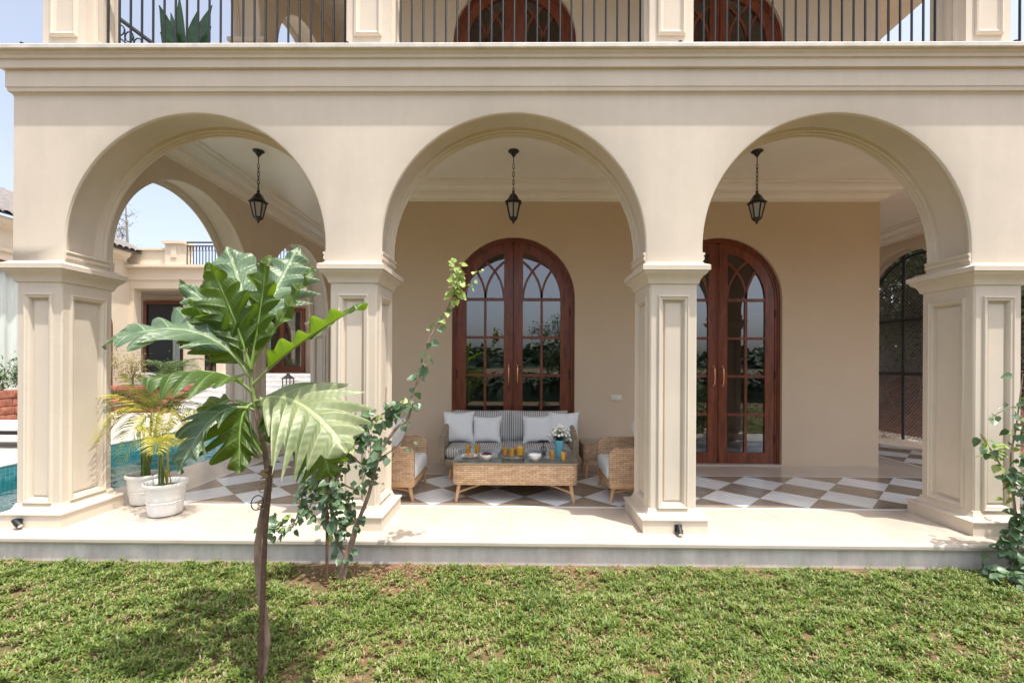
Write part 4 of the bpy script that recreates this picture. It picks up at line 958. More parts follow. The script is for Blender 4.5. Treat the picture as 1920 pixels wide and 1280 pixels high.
# ================================================================== SHRUB (bougainvillea like)
SY = 3.28
sb = pt(642,1086,SY); shb = thing('climbing_shrub', 'woody climbing shrub leaning on the pier, one long shoot reaching the door arch', 'shrub', (sb.x, SY, GZ))
rs_ = random.Random(17)
paths = [ # (points, r0, r1, leaf density/m, size, lime)
 ([(640,1090,0),(648,1050,0),(660,1015,.0),(668,985,0)], .030,.020, 0,0),
 ([(668,985,0),(690,930,-.03),(706,870,-.06),(720,835,-.06),(745,800,-.06),(764,785,-.06),(780,725,-.04),(792,690,-.03),(800,650,-.02),(818,610,0),(840,575,0),(852,545,0),(858,498,0)], .015,.003, 26,.062),
 ([(858,560,0),(874,545,0),(888,520,0),(894,508,0)], .003,.002, 34,.042),
 ([(648,1040,.02),(632,1010,.03),(622,960,.05),(620,920,.05),(640,870,.05),(655,830,.03),(672,815,.02)], .018,.008, 30,.060),
 ([(668,985,0),(650,940,.06),(630,905,.06),(600,890,.05),(575,905,.03),(556,970,0),(540,985,-.02),(515,985,-.02),(502,985,-.02)], .010,.002, 48,.058),
 ([(672,815,.02),(690,800,.0),(700,785,0),(712,778,0),(735,768,-.02),(760,758,-.04),(788,752,-.05)], .010,.003, 55,.060),
 ([(672,815,.02),(664,790,0),(655,765,0)], .007,.003, 10,.05), ([(688,800,0),(680,770,0),(665,755,0)], .007,.004, 8,.04),
 ([(722,782,0),(723,755,0),(724,725,0)], .005,.003, 6,.03),
 ([(655,850,.03),(680,870,0),(705,862,0),(740,840,-.02),(762,815,-.02)], .007,.003, 16,.055),
 ([(640,870,.05),(625,840,.03),(612,800,.03),(622,780,.03)], .008,.003, 34,.058),
 ([(640,905,.05),(668,918,.02),(690,908,.0),(712,905,0)], .006,.003, 22,.05),
 ([(600,890,.05),(590,930,.05),(575,960,.05)], .006,.003, 52,.06),
 ([(660,840,.03),(640,840,.0),(610,860,.0),(585,880,.0)], .006,.003, 50,.06),
 ([(622,960,.05),(640,985,.0),(655,1000,.0)], .005,.003, 34,.05),
 ([(640,880,.02),(625,920,-.03),(618,960,-.04),(600,975,-.04)], .006,.003, 52,.062),
 ([(690,800,0),(694,850,-.05),(680,900,-.05)], .005,.003, 30,.05)]
sm = MB(); lv = MB(); lm_ = MB()
def heart(mb, p_, d, L, rng):
    d = d.normalized(); s_ = d.cross(Vector((rng.uniform(-.6,.6), rng.uniform(-1,-.2), rng.uniform(.2,1)))).normalized(); n_ = s_.cross(d).normalized()
    out = [(.0,0),(-.06,.22),(.10,.42),(.36,.46),(.62,.34),(.84,.14),(1.0,0)]
    cen = [p_+d*L*x-n_*L*.05 for x in (.0,.15,.36,.62,.84,1.0)]
    A = [p_+d*L*x+s_*L*y+n_*L*y*.32-Vector((0,0,L*.12*x*x)) for x, y in out]; B = [p_+d*L*x-s_*L*y+n_*L*y*.32-Vector((0,0,L*.12*x*x)) for x, y in out]
    C = [p_+d*L*x-Vector((0,0,L*.12*x*x)) for x in (.10,.36,.62,.84)]
    vs = A+B[1:6]+C; o = 7; c0 = 12
    fs = [(0,c0,1),(c0,2,1),(c0,c0+1,3,2),(c0+1,c0+2,4,3),(c0+2,c0+3,5,4),(c0+3,6,5),(0,o,c0),(c0,o,o+1),(c0,o+1,o+2,c0+1),(c0+1,o+2,o+3,c0+2),(c0+2,o+3,o+4,c0+3),(c0+3,o+4,6)]
    mb.add(vs, fs)
for ip, (pp, r0, r1, dn, sz) in enumerate(paths):
    P = spline([pt(x,y,SY+dy) for x,y,dy in pp], 6); n = len(P)
    sm.tube(P, [r0+(r1-r0)*i/(n-1) for i in range(n)], 7)
    if not dn: continue
    tot = sum((P[i+1]-P[i]).length for i in range(n-1)); cnt = int(tot*dn*(1.25 if ip in (1,2) else 2.2))
    for k in range(cnt):
        f_ = rs_.random()*(n-1); i = int(f_); p0 = P[i].lerp(P[min(i+1,n-1)], f_-i)
        dd = Vector((rs_.gauss(0,1), rs_.gauss(-.35,.7), rs_.gauss(-.1,.8))).normalized(); off = dd*rs_.uniform(.008,.045 if ip in (1,2) else .085)
        L = sz*(1 if ip in (1,2) else .86)*rs_.uniform(.5,1.45); hi = (ip == 2) or (ip == 1 and p0.z > 1.78)
        if hi: L *= .85
        if ip == 1 and not hi and rs_.random() < .3: continue
        heart(lm_ if (hi or rs_.random() < .05) else lv, p0+off, dd+Vector((0,0,-.35)), L, rs_)
    if ip == 1:
        for k in range(46):
            p0 = P[-1-rs_.randrange(9)]; dd = Vector((rs_.gauss(0,1), rs_.gauss(-.4,.6), rs_.gauss(.1,.8))).normalized(); heart(lm_, p0+dd*.03, dd, .045*rs_.uniform(.7,1.2), rs_)
sm.build('stems', BARK, shb); lv.build('foliage', SHRUB, shb, smooth=50, doubles=False); lm_.build('young_foliage', LIME, shb, smooth=50, doubles=False)
t = thing('garden_stake', 'short dark stake standing under the climbing shrub', 'stake', tuple(pt(612,1092,3.2)))
q = MB(); q.tube([pt(612,1096,3.2), pt(613,1030,3.2), pt(613,940,3.22), pt(614,880,3.24)], .0105, 7); q.build('pole', STAKE, t)
# ================================================================== POTTED ARECA PALMS
def pot(cx, cy, h, rt, lab):
    t = thing('flower_pot', lab, 'plant pot', (cx,cy,0), 'white pots at the left end of the porch'); q = MB()
    rb_ = rt*.74; pr = [(0,.006),(rb_*.96,.006),(rb_,.012)]
    for k in range(9): z = .02+(h*.86-.02)*k/8; pr.append((rb_+(rt*.93-rb_)*(z/h)**.9+.002*(k%2), z))
    pr += [(rt*.93,h*.60),(rt*.945,h*.615),(rt*.955,h*.63)] if False else []
    pr += [(rt*.93,h*.87),(rt*.99,h*.88),(rt*1.02,h*.91),(rt*1.02,h*.96),(rt*.99,h*.995),(rt*.95,h*.995),(rt*.91,h*.97),(rt*.89,h*.86),(rt*.86,h*.5)]
    q.lathe(pr, (cx,cy,0.0045), 40); 
    for zz in (h*.42,): q.lathe([(rb_+(rt*.93-rb_)*(zz/h)**.9-.004,zz-.006),(rb_+(rt*.93-rb_)*(zz/h)**.9+.005,zz-.004),(rb_+(rt*.93-rb_)*(zz/h)**.9+.007,zz),(rb_+(rt*.93-rb_)*(zz/h)**.9+.002,zz+.006)], (cx,cy,0.0045), 40)
    q.build('pot', WHITEPOT, t, smooth=40, doubles=False)
    e = MB(); e.lathe([(0,h*.86),(rt*.5,h*.87),(rt*.87,h*.845)], (cx,cy,0), 24); e.build('soil', SOIL, t, doubles=False)
    return t
P1 = (-3.23, 4.10); P2 = (-3.68, 4.42)
pot(*P1, .30, .172, 'white pot nearest the lawn edge, holding the bright yellow palm'); pot(*P2, .295, .165, 'white pot farther back against the pool, holding the taller palm')
def areca(cx, cy, z, fl, lab, seed, stems):
    t = thing('areca_palm', lab, 'palm', (cx,cy,z), 'areca palms growing in the white pots'); r_ = random.Random(seed)
    s_ = MB()
    for k in range(stems): a = r_.uniform(0,6.28); s_.tube(bez((cx+.05*math.cos(a),cy+.05*math.sin(a),z-.02),(cx+.04*math.cos(a),cy+.04*math.sin(a),z+.25),(cx+.08*math.cos(a),cy+.07*math.sin(a),z+.5),6), [.008,.008,.0075,.007,.006,.005,.004], 7)
    s_.build('stems', YPALM if stems > 6 else GPALM, t)
    for (bx_, by_, x, y, dy, lift, L, mm) in fl:
        tip = pt(x,y,cy+dy); b_ = pt(bx_,by_,cy+dy*.2); ct = b_.lerp(tip,.42)+Vector((0,0,lift))
        root = Vector((cx+r_.uniform(-.04,.04), cy+r_.uniform(-.04,.04), z+.01))
        q = MB(); q.tube(bez(root, root.lerp(b_,.5)+Vector((0,0,.02)), b_, 6), [.0052,.005,.0046,.0042,.004,.0036,.0032], 6)
        frond(q, b_, ct, tip, 34, L*1.25, r_, .058, .5, rad=.004, bare=.06, subs=(0,)); q.build('frond', mm, t, smooth=0, doubles=False)
Y_, G_ = YPALM, GPALM
areca(P1[0], P1[1], .255, [(310,832,378,772,-.05,.10,.17,Y_),(298,842,262,806,-.15,.12,.16,Y_),(316,842,352,822,-.30,.12,.16,Y_),(304,836,290,852,-.34,.18,.16,Y_),(302,826,318,768,.10,.04,.16,Y_),(296,836,272,778,.20,.06,.15,Y_),(314,842,372,846,-.12,.14,.16,Y_)], 'bright yellow areca palm in the front white pot', 5, 3)
areca(P2[0], P2[1], .25, [(288,775,160,742,-.10,.14,.25,Y_),(300,770,470,700,.20,.06,.22,G_),(282,780,176,852,-.25,.34,.26,Y_),(284,775,182,800,-.05,.24,.24,G_),(290,770,210,735,.30,.10,.22,G_),(298,770,368,846,.20,.28,.22,G_),(300,765,418,808,-.05,.22,.20,G_),(290,760,318,690,.30,.02,.20,G_),(284,785,226,872,-.32,.28,.20,G_),(296,775,350,738,-.2,.1,.2,G_),(290,765,240,702,.1,.05,.2,Y_)], 'taller green and yellow areca palm in the back white pot', 6, 4)
# ================================================================== CLIMBER AT THE RIGHT PIER
t = thing('climbing_bush', 'dense leafy bush with pale shoots at the foot of the right hand pier', 'bush', (4.15, 3.42, GZ))
rc = random.Random(41); sm = MB(); lv = MB(); lm_ = MB()
for pp, r0, dn, sz, lim in (([(1912,1075,.0),(1905,1000,0),(1900,930,0),(1880,880,0),(1862,850,0),(1838,812,0)], .010, 34,.055,.5), ([(1900,930,0),(1895,860,0),(1905,800,0),(1918,700,0)], .008, 22,.05,.15), ([(1915,760,0),(1890,765,0),(1870,775,0),(1856,785,0)], .004, 60,.04,.0),
    ([(1862,850,0),(1880,842,0),(1900,838,0),(1925,835,0)], .005, 40,.045,.7), ([(1930,1070,0),(1925,980,0),(1935,880,0),(1928,790,0)], .012, 60,.065,.05), ([(1895,880,-.02),(1900,905,-.05),(1920,930,-.05)], .006, 100,.065,.02), ([(1930,950,0),(1905,985,-.02),(1890,1010,-.02),(1885,1040,0)], .008, 90,.07,.0), ([(1960,1070,0),(1960,900,.1),(1970,780,.1)], .014, 90,.07,.05)):
    P = spline([pt(x,y,3.42+dy) for x,y,dy in pp], 6); n = len(P); sm.tube(P, [r0*(1-.6*i/n) for i in range(n)], 6)
    tot = sum((P[i+1]-P[i]).length for i in range(n-1))
    for k in range(int(tot*dn*1.15)):
        f_ = rc.random()*(n-1); i = int(f_); p0 = P[i].lerp(P[min(i+1,n-1)], f_-i); dd = Vector((rc.gauss(0,1), rc.gauss(-.3,.7), rc.gauss(-.1,.8))).normalized()
        heart(lm_ if rc.random() < lim else lv, p0+dd*rc.uniform(.01,.07), dd+Vector((0,0,-.3)), sz*rc.uniform(.6,1.3), rc)
for k in range(330):
    x = rc.uniform(3.5,5.0); sp = max(.12, .42-abs(x-4.5)*.25); p0 = Vector((x, 3.33+rc.gauss(0,.07), GZ+.03+abs(rc.gauss(0,.05))+(max(0,x-4.0)*rc.random()*.8)))
    if p0.y > 3.5: continue
    heart(lv, p0, Vector((rc.gauss(0,1),rc.gauss(-.4,.6),rc.gauss(.2,.5))), .06*rc.uniform(.6,1.3), rc)
sm.build('stems', BARK, t); lv.build('foliage', mat and SHRUB, t, smooth=50, doubles=False); lm_.build('young_foliage', LIME, t, smooth=50, doubles=False)

# ================================================================== LANTERNS
def lantern(lx, ly, lab):
    t = thing('hanging_lantern', lab, 'lantern', (lx, ly, ZC), 'black lanterns hanging from the porch ceiling'); zc = ZC
    q = MB(); q.lathe([(.0,.0),(.062,0),(.064,-.008),(.052,-.018),(.038,-.024),(.030,-.040),(.018,-.056),(.010,-.070),(0,-.072)], (lx,ly,zc), 24); q.tube([(lx,ly,zc-.06),(lx,ly,zc-.15)], .005, 6); q.build('canopy', BLACK, t)
    q = MB(); n = 7; z = zc-.15
    for k in range(n):
        a = k%2; q.tube([(lx+(.011*math.cos(u) if a==0 else 0), ly+(.011*math.cos(u) if a else 0), z-.028+.030*math.sin(u)) for u in [j*math.pi/6 for j in range(13)]], .0038, 5, caps=False); z -= .046
    q.tube([(lx,ly,z+.02),(lx,ly,z-.02)], .005, 6); q.build('chain', BLACK, t)
    zt = z-.01; hx = lambda r, zz, rot=0: [(lx+r*math.cos(R(60*k+30+rot)), ly+r*math.sin(R(60*k+30+rot)), zz) for k in range(6)]
    q = MB(); q.lathe([(0,.02),(.014,.018),(.018,.006),(.010,-.004),(.024,-.012),(.030,-.02)], (lx,ly,zt), 12)
    q.rings([hx(.032,zt-.018), hx(.046,zt-.035), hx(.062,zt-.065), hx(.080,zt-.09), hx(.104,zt-.108), hx(.106,zt-.116), hx(.088,zt-.118)], True); q.build('hood', BLACK, t, smooth=20)
    q = MB(); z1 = zt-.118; z0 = z1-.17
    for k in range(6):
        a = R(60*k+30); q.tube([(lx+.084*math.cos(a),ly+.084*math.sin(a),z1),(lx+.046*math.cos(a),ly+.046*math.sin(a),z0)], .0085, 5)
    q.rings([hx(.090,z1+.002), hx(.090,z1-.010)], True)
    q.rings([hx(.050,z0+.004), hx(.054,z0-.006), hx(.036,z0-.024), hx(.022,z0-.036), hx(.012,z0-.044)], True); q.lathe([(0,0),(.012,-.006),(.013,-.016),(.006,-.024),(.0,-.034)], (lx,ly,z0-.04), 10); q.build('cage', BLACK, t, smooth=20)
    q = MB(); q.rings([hx(.080,z1-.012), hx(.046,z0+.006)], False); q.build('glass', LAMPG, t, smooth=0)
LZ = 5.16
lantern(-3.0, LZ, 'black hexagonal lantern hanging in the left bay near the pool'); lantern(-.045, LZ, 'black hexagonal lantern hanging in front of the middle door'); lantern(2.745, LZ, 'black hexagonal lantern hanging in the bay of the right hand door')
# ================================================================== SPOTLIGHTS, SOCKET
def spot(x, y, z, yaw, lab):
    t = thing('spotlight', lab, 'spotlight', (x,y,z), 'small spotlights on the pier blocks'); q = MB(); q.rbox(x-.030,x+.030,y-.012,y,z-.03,z+.03,.006); q.build('bracket', STEEL, t)
    q = MB(); d = Vector((math.sin(yaw), -math.cos(yaw)*.75, -.55)).normalized(); a = Vector((x,y-.03,z+.008)); q.tube([a-d*.025,a+d*.005,a+d*.055,a+d*.06],[.018,.022,.023,.021],12); q.build('head', STEEL, t)
    q = MB(); q.tube([a+d*.0601,a+d*.0615],[.017,.016],12); q.build('lens', PORCEL, t, smooth=0)
    q = MB(); q.tube([Vector((x+.034*math.cos(u),y-.02-.01*math.sin(u),z-.012+.034*math.sin(u))) for u in [math.pi+k*math.pi/8 for k in range(9)]], .003, 5); q.build('yoke', STEEL, t)
spot(-4.17, 3.725, .055, 1.3, 'small grey spotlight on the foot of the leftmost pier'); spot(1.345, 3.725, .050, -.1, 'small black spotlight on the foot of the pier right of the sofa'); spot(4.08, 3.725, .06, -.8, 'small dark spotlight on the foot of the right hand pier beside the bush')
sk = pt(1155,745,RY); t = thing('wall_socket', 'pale double wall socket on the porch wall right of the sofa', 'socket', tuple(sk))
q = MB(); q.rbox(sk.x-.075,sk.x+.075,RY-.012,RY-.0005,sk.z-.042,sk.z+.042,.004); q.build('plate', SOCK, t)
for dx in (-.035,.035): q = MB(); q.box(sk.x+dx-.018,sk.x+dx+.018,RY-.0155,RY-.0125,sk.z-.02,sk.z+.02); q.build('switch', PORCEL if dx > 0 else SOCK, t, smooth=0)
for (px_,py_) in ((57,75),(655,72),(1268,72),(1885,68)):
    c_ = pt(px_,py_,3.83)
    t = thing('uplight', 'small grey uplight on the balcony ledge below the '+{57:'left end pier',655:'second pier',1268:'third pier',1885:'right hand pier'}[px_], 'spotlight', tuple(c_), 'small uplights on the balcony ledge')
    q = MB(); z_ = 4.026; q.rbox(c_.x-.02,c_.x+.02,3.78,3.80,z_,z_+.05,.004); q.build('bracket', STEEL, t); q = MB(); q.tube([(c_.x,3.765,z_+.02),(c_.x+.008,3.76,z_+.075)],[.014,.016],10); q.build('head', STEEL, t)

# ================================================================== FURNITURE
T0 = .0042
def legs(parent, pts_, rt, rb_, m=None):
    for a, b2 in pts_:
        q = MB(); q.tube([a, b2], [rt, rb_], 10); q.build('leg', m or RATTAN_L, parent)
# coffee table
cx0, cx1, cy0, cy1 = -.645, .625, 4.50, 5.20; zt = .402; zb = .180
ct = thing('coffee_table', 'woven rattan coffee table with glass top laid with drinks', 'table', ((cx0+cx1)/2,(cy0+cy1)/2,0))
q = MB(); q.rbox(cx0,cx1,cy0,cy1,zb,zt,.075,rz=.012,n=6); q.build('woven_body', WICKER, ct, smooth=40)
q = MB(); q.rbox(cx0-.004,cx1+.004,cy0-.004,cy1+.004,zt+.001,zt+.012,.078,rz=.003,n=6); q.build('glass_top', TTOP, ct, smooth=40)
q = MB(); rr = []
for (r_, z_) in ((.080,zt-.012),(.080,zt+.0005),(.062,zt+.0005),): pass
q.rbox(cx0-.007,cx1+.007,cy0-.007,cy1+.007,zt-.016,zt+.0006,.080,rz=.004,n=6); q.build('rim', mat('rim_wood', (.34,.25,.15), .5), ct, smooth=40)
lp = [((cx0+.07,cy0+.06,zb+.01),(cx0+.04,cy0+.03,T0)),((cx1-.07,cy0+.06,zb+.01),(cx1-.04,cy0+.03,T0)),((cx0+.07,cy1-.06,zb+.01),(cx0+.04,cy1-.03,T0)),((cx1-.07,cy1-.06,zb+.01),(cx1-.04,cy1-.03,T0))]
legs(ct, lp, .021, .015)
for a, b2 in lp:
    q = MB(); q.tube([(a[0]*.5+b2[0]*.5,a[1]*.5+b2[1]*.5,.095),((cx0+cx1)/2+(.18 if a[0]>0 else -.18),(cy0+cy1)/2,zb-.012),((cx0+cx1)/2,(cy0+cy1)/2,zb-.012)], .013, 8); q.build('stretcher', RATTAN_L, ct)
# cushions
def cushion(mb, w_, h_, d_, p0, rx, rz, m=0, pin=.16, n=12, ears=.03):
    """pillow with pinched corners; local x width, z height, y depth; p0 = bottom centre"""
    M_ = Matrix.Translation(Vector(p0)) @ Matrix.Rotation(rz,4,'Z') @ Matrix.Rotation(rx,4,'X')
    for sg in (-1,1):
        vs = []
        for i in range(n+1):
            for j in range(n+1):
                u, v = -1+2*i/n, -1+2*j/n; bul = max(0,(1-u**4)*(1-v**4))**.55
                sx = 1-pin*.5*(1-abs(v)**2)*abs(u)**3+ears*abs(u*v)**6; sz = 1-pin*.5*(1-abs(u)**2)*abs(v)**3+ears*abs(u*v)**6
                vs.append(M_ @ Vector((u*w_/2*sx, sg*d_/2*bul+.004*math.sin(u*7+v*5+rz*9)*bul, h_/2+v*h_/2*sz)))
        mb.add(vs, [(i*(n+1)+j,(i+1)*(n+1)+j,(i+1)*(n+1)+j+1,i*(n+1)+j+1) for i in range(n) for j in range(n)], m)
# sofa
SX, SW = -.09, 1.66; s0, s1 = SX-SW/2, SX+SW/2; sy0, sy1 = 5.36, 6.14
so_ = thing('sofa', 'two seat rope woven sofa with striped cushions in front of the middle door', 'sofa', (SX,5.75,0))
q = MB()
# curved shell: plan outline, height rising to the back
def shell(mb, x0, x1, y0, y1, r, zb, zf, zk, th):
    path = []
    path.append((x0, y0)); path.append((x0, y0+(y1-r-y0)*.5)); 
    for k in range(9): a = R(180-90*k/8); path.append((x0+r+r*math.cos(a), y1-r+r*math.sin(a)))
    for k in range(9): a = R(90-90*k/8); path.append((x1-r+r*math.cos(a), y1-r+r*math.sin(a)))
    path.append((x1, y0+(y1-r-y0)*.5)); path.append((x1, y0))
    rings = []; cxx, cyy = (x0+x1)/2, (y0+y1)/2
    for (x, y) in path:
        t = (y-y0)/(y1-y0); h = zf+(zk-zf)*min(1,t*1.3)**.6; ix = th if x < cxx-.01 else -th if x > cxx+.01 else 0
        nx_ = (cxx-x)/(abs(cxx-x)+1e-6)*th*min(1,abs(x-cxx)/(abs(x1-cxx)*.9)); ny_ = -th*max(0,min(1,(y-(y1-r))/r))
        fl = .03*(1 if x > cxx else -1)
        rings.append([(x-fl*.6,y,zb),(x,y,(zb+h)/2),(x+fl*.2,y,h-.02),(x+nx_*.5,y+ny_*.5,h),(x+nx_,y+ny_,h-.02),(x+nx_-fl*.3,y+ny_,zb)])
    mb.rings(rings, True)
shell(q, s0, s1, sy0, sy1, .30, .20, .50, .66, .055); q.build('woven_shell', ROPE, so_, smooth=40)
q = MB(); q.rbox(s0+.01,s1-.01,sy0-.01,sy1-.03,.165,.255,.10,rz=.03); q.build('base', ROPE, so_, smooth=40)
q = MB(); q.rbox(s0+.06,s1-.06,sy0-.015,sy1-.10,.258,.385,.06,rz=.045,n=5); q.build('seat_cushion', STRIPE, so_, smooth=60)
for dx in (-.38,.38): q = MB(); cushion(q,.80,.40,.17,(SX+dx,sy1-.20,.385),-.18,0,pin=.04,ears=0); q.build('back_cushion', STRIPE, so_, smooth=60)
legs(so_, [((s0+.14,sy0+.08,.17),(s0+.12,sy0+.03,T0)),((s1-.14,sy0+.08,.17),(s1-.12,sy0+.03,T0)),((s0+.14,sy1-.12,.17),(s0+.12,sy1-.06,.001)),((s1-.14,sy1-.12,.17),(s1-.12,sy1-.06,.001))], .021, .015)
q = MB(); q.tube([(s0+.13,sy0+.05,.11),(s1-.13,sy0+.05,.11)],.010,8); q.build('stretcher', RATTAN_L, so_)
for px_, w_, tl, lab in ((860,.40,.07,'large pale square pillow at the left end of the sofa'),(912,.37,-.03,'pale square pillow second from the left on the sofa'),(1008,.38,.05,'pale pillow leaning right of the bare striped cushion'),(1055,.40,-.10,'large pale pillow at the right end of the sofa behind the flowers')):
    edge = px_ in (860,1055); yy = sy1-.36 if edge else sy1-.37; c_ = pt(px_,838,yy); t = thing('throw_pillow', lab, 'pillow', (c_.x,yy,.385), 'pale pillows along the sofa')
    q = MB(); cushion(q, w_, w_*(1.0 if edge else .93), .14, (c_.x, yy-(.0 if edge else .0), .385), -.28, tl*1.5, pin=.13); q.build('cover', PILLOW, t, smooth=60)
# armchairs
def armchair(x0, x1, face, lab):
    t = thing('armchair', lab, 'armchair', ((x0+x1)/2, 4.86, 0), 'wicker armchairs at the ends of the table'); y0, y1 = 4.50, 5.22
    fx, bx_ = (x1, x0) if face > 0 else (x0, x1); s_ = face
    for (a, b2) in ((y0,y0+.06),(y1-.06,y1)):
        q = MB(); rings = []
        for yv, ins in ((a,.012),(a+.008,0),(b2-.008,0),(b2,.012)):
            out = [(fx-s_*ins, yv, .205),(fx-s_*ins, yv, .50-ins),(fx-s_*(.05+ins*.3), yv, .555-ins),(fx-s_*.16, yv, .562-ins),(bx_+s_*.25, yv, .565-ins),(bx_+s_*ins, yv, .60-ins),(bx_+s_*ins, yv, .205)]
            rings.append(out)
        q.rings(rings, True); q.build('arm_panel', WICKER, t, smooth=0)
    q = MB(); xa, xb2 = sorted((bx_+s_*.0, bx_+s_*.06)); q.rbox(xa,xb2,y0+.061,y1-.061,.205,.70,.02); q.build('backrest', WICKER, t, smooth=40)
    q = MB(); xa, xb2 = sorted((fx-s_*.0, bx_+s_*.01)); q.rbox(xa,xb2,y0-.004,y1+.004,.150,.204,.03,rz=.008); q.build('seat_frame', RATTAN_L, t, smooth=40)
    q = MB(); xa, xb2 = sorted((fx+s_*.012, bx_+s_*.07)); q.rbox(xa,xb2,y0+.066,y1-.066,.21,.385,.04,rz=.045,n=5); q.build('seat_cushion', SEATF, t, smooth=60)
    q = MB(); cushion(q,.56,.40,.17,(bx_+s_*.17,4.86,.385),-.22,-math.pi/2*s_,pin=.05,ears=0); q.build('back_cushion', PILLOW, t, smooth=60)
    L = []
    for yv, dy in ((y0+.045,-.015),(y1-.045,.015)):
        L.append(((fx-s_*.05,yv,.155),(fx-s_*.015,yv+dy,T0))); L.append(((bx_+s_*.06,yv,.155),(bx_+s_*.03,yv+dy,T0)))
    legs(t, L, .024, .014)
    for yv in (y0+.05,y1-.05): q = MB(); q.tube(bez((fx-s_*.03,yv,.10),((fx+bx_)/2,yv,.175),(bx_+s_*.04,yv,.10),8),.011,7); q.build('stretcher', RATTAN_L, t)
armchair(-1.76,-1.03,1,'wicker armchair left of the coffee table, half hidden by the shrub'); armchair(.94,1.67,-1,'wicker armchair right of the coffee table, beside the pier')
for X_, f_, lab in ((-1.40,1,'pale pillow leaning in the left wicker armchair'),(1.43,-1,'pale pillow leaning in the right wicker armchair')):
    t = thing('throw_pillow', lab, 'pillow', (X_,4.84,.39), 'pale pillows on the wicker armchairs'); q = MB(); cushion(q,.44,.43,.15,(X_,4.84,.385),-.30,-math.pi/2*f_-.1,pin=.12); q.build('cover', PILLOW, t, smooth=60)
# side table
a0 = pt(1092,880,5.56).x; t = thing('side_table', 'small woven side table standing between sofa and right armchair', 'table', (a0+.22,5.72,0))
q = MB(); q.rbox(a0,a0+.44,5.50,5.94,.205,.415,.06,rz=.012,n=5); q.build('woven_body', WICKER, t, smooth=40); q = MB(); q.rbox(a0-.004,a0+.444,5.496,5.944,.4165,.427,.062,rz=.003,n=5); q.build('glass_top', TTOP, t, smooth=40)
legs(t, [((a0+sx,5.50+sy,.21),(a0+sx+(sx-.22)*.12,5.50+sy+(sy-.22)*.12,T0)) for sx in (.06,.38) for sy in (.06,.38)], .018,.013)
# ---------------------------------------------------------------- things on the table
TT = zt+.0125
def on(px_, py_): 
    """point of the table top seen at a photo pixel"""
    lo, hi = 4.4, 5.4
    for _ in range(40):
        mid = (lo+hi)/2
        if pt(px_,py_,mid).z > TT: lo, hi = lo, mid
        else: lo, hi = mid, hi
    # z falls with depth below the horizon: solve by ratio instead
    p_ = pt(px_,py_,1.0); k = (TT-CAMH)/(p_.z-CAMH); return Vector((p_.x*k, k, TT))
def tumbler(p_, h, lab, r=.030, fill=.72, z=None):
    x, y = p_.x, p_.y; z = TT if z is None else z; t = thing('juice_glass', lab, 'glass', (x,y,z), 'glasses of orange juice')
    q = MB(); q.lathe([(0,0),(r*.80,0),(r*.84,.002),(r,h),(r*.955,h),(r*.80,.010),(0,.009)], (x,y,z), 20); q.build('tumbler', CLEAR, t, smooth=40, doubles=False)
    q = MB(); q.lathe([(0,.0095),(r*.78,.0105),(r*.78+(r*.17)*fill*.9,h*fill),(0,h*fill)], (x,y,z), 20); q.build('juice', JUICE, t, smooth=40, doubles=False)
tumbler(on(878,850), .125, 'leftmost glass of orange juice on the coffee table'); tumbler(on(895,850), .125, 'second glass of orange juice from the left on the coffee table')
tumbler(on(1035,861), .125, 'glass of orange juice at the left foot of the blue vase'); tumbler(on(1056,864), .125, 'rightmost glass of orange juice, nearest the table corner')
tc_ = on(961,857); t = thing('serving_tray', 'round glass tray holding juice glasses and jug', 'tray', tuple(tc_)); q = MB()
q.lathe([(0,0),(.135,0),(.152,.012),(.155,.040),(.160,.042),(.158,.008),(.145,-.0),(.0,-.0)][:6]+[(.150,.045),(.147,.014),(.132,.006),(0,.006)], tuple(tc_), 40); q.build('dish', CLEAR, t, smooth=40, doubles=False)
q = MB(); q.lathe([(0,.0065),(.128,.0068),(.128,.009),(0,.009)], tuple(tc_), 32); q.build('lining', mat('tray_wood', (.35,.27,.19), .5), t, smooth=40, doubles=False)
for i, (dx, dy, lab) in enumerate(((-.080,.02,'glass of orange juice at the left side of the round tray'),(-.010,-.03,'glass of orange juice in the middle of the round tray'))): tumbler(tc_+Vector((dx,dy,0)), .120, lab, z=TT+.0095)
t = thing('juice_jug', 'bulbous glass jug of orange juice on the round tray', 'jug', (tc_.x+.075,tc_.y+.02,TT+.0095)); j_ = tuple(t.location)
q = MB(); q.lathe([(0,0),(.045,0),(.050,.01),(.052,.08),(.044,.115),(.030,.135),(.028,.15),(.034,.165),(.032,.166),(.026,.150),(.028,.135),(.042,.113),(.049,.08),(.047,.012),(0,.008)], j_, 24); q.build('jug', CLEAR, t, smooth=50, doubles=False)
q = MB(); q.lathe([(0,.009),(.046,.0125),(.048,.08),(.046,.10),(0,.10)], j_, 24); q.build('juice', JUICE, t, smooth=50, doubles=False)
c_ = on(880,856); t = thing('snack_plate', 'white plate of pastries at the left of the coffee table', 'plate', tuple(c_)); q = MB(); q.lathe([(0,0),(.045,0),(.075,.012),(.088,.016),(.086,.019),(.045,.005),(0,.005)], tuple(c_), 32); q.build('plate', PORCEL, t, smooth=50, doubles=False)
for k in range(6):
    q = MB(); a = k*1.05; x, y = c_.x+.036*math.cos(a), c_.y+.036*math.sin(a); q.lathe([(0,-.004),(.016,.0),(.019,.008),(.012,.017),(0,.020)], (x,y,TT+.010), 10); q.build('pastry', BREAD, t, smooth=60, doubles=False)
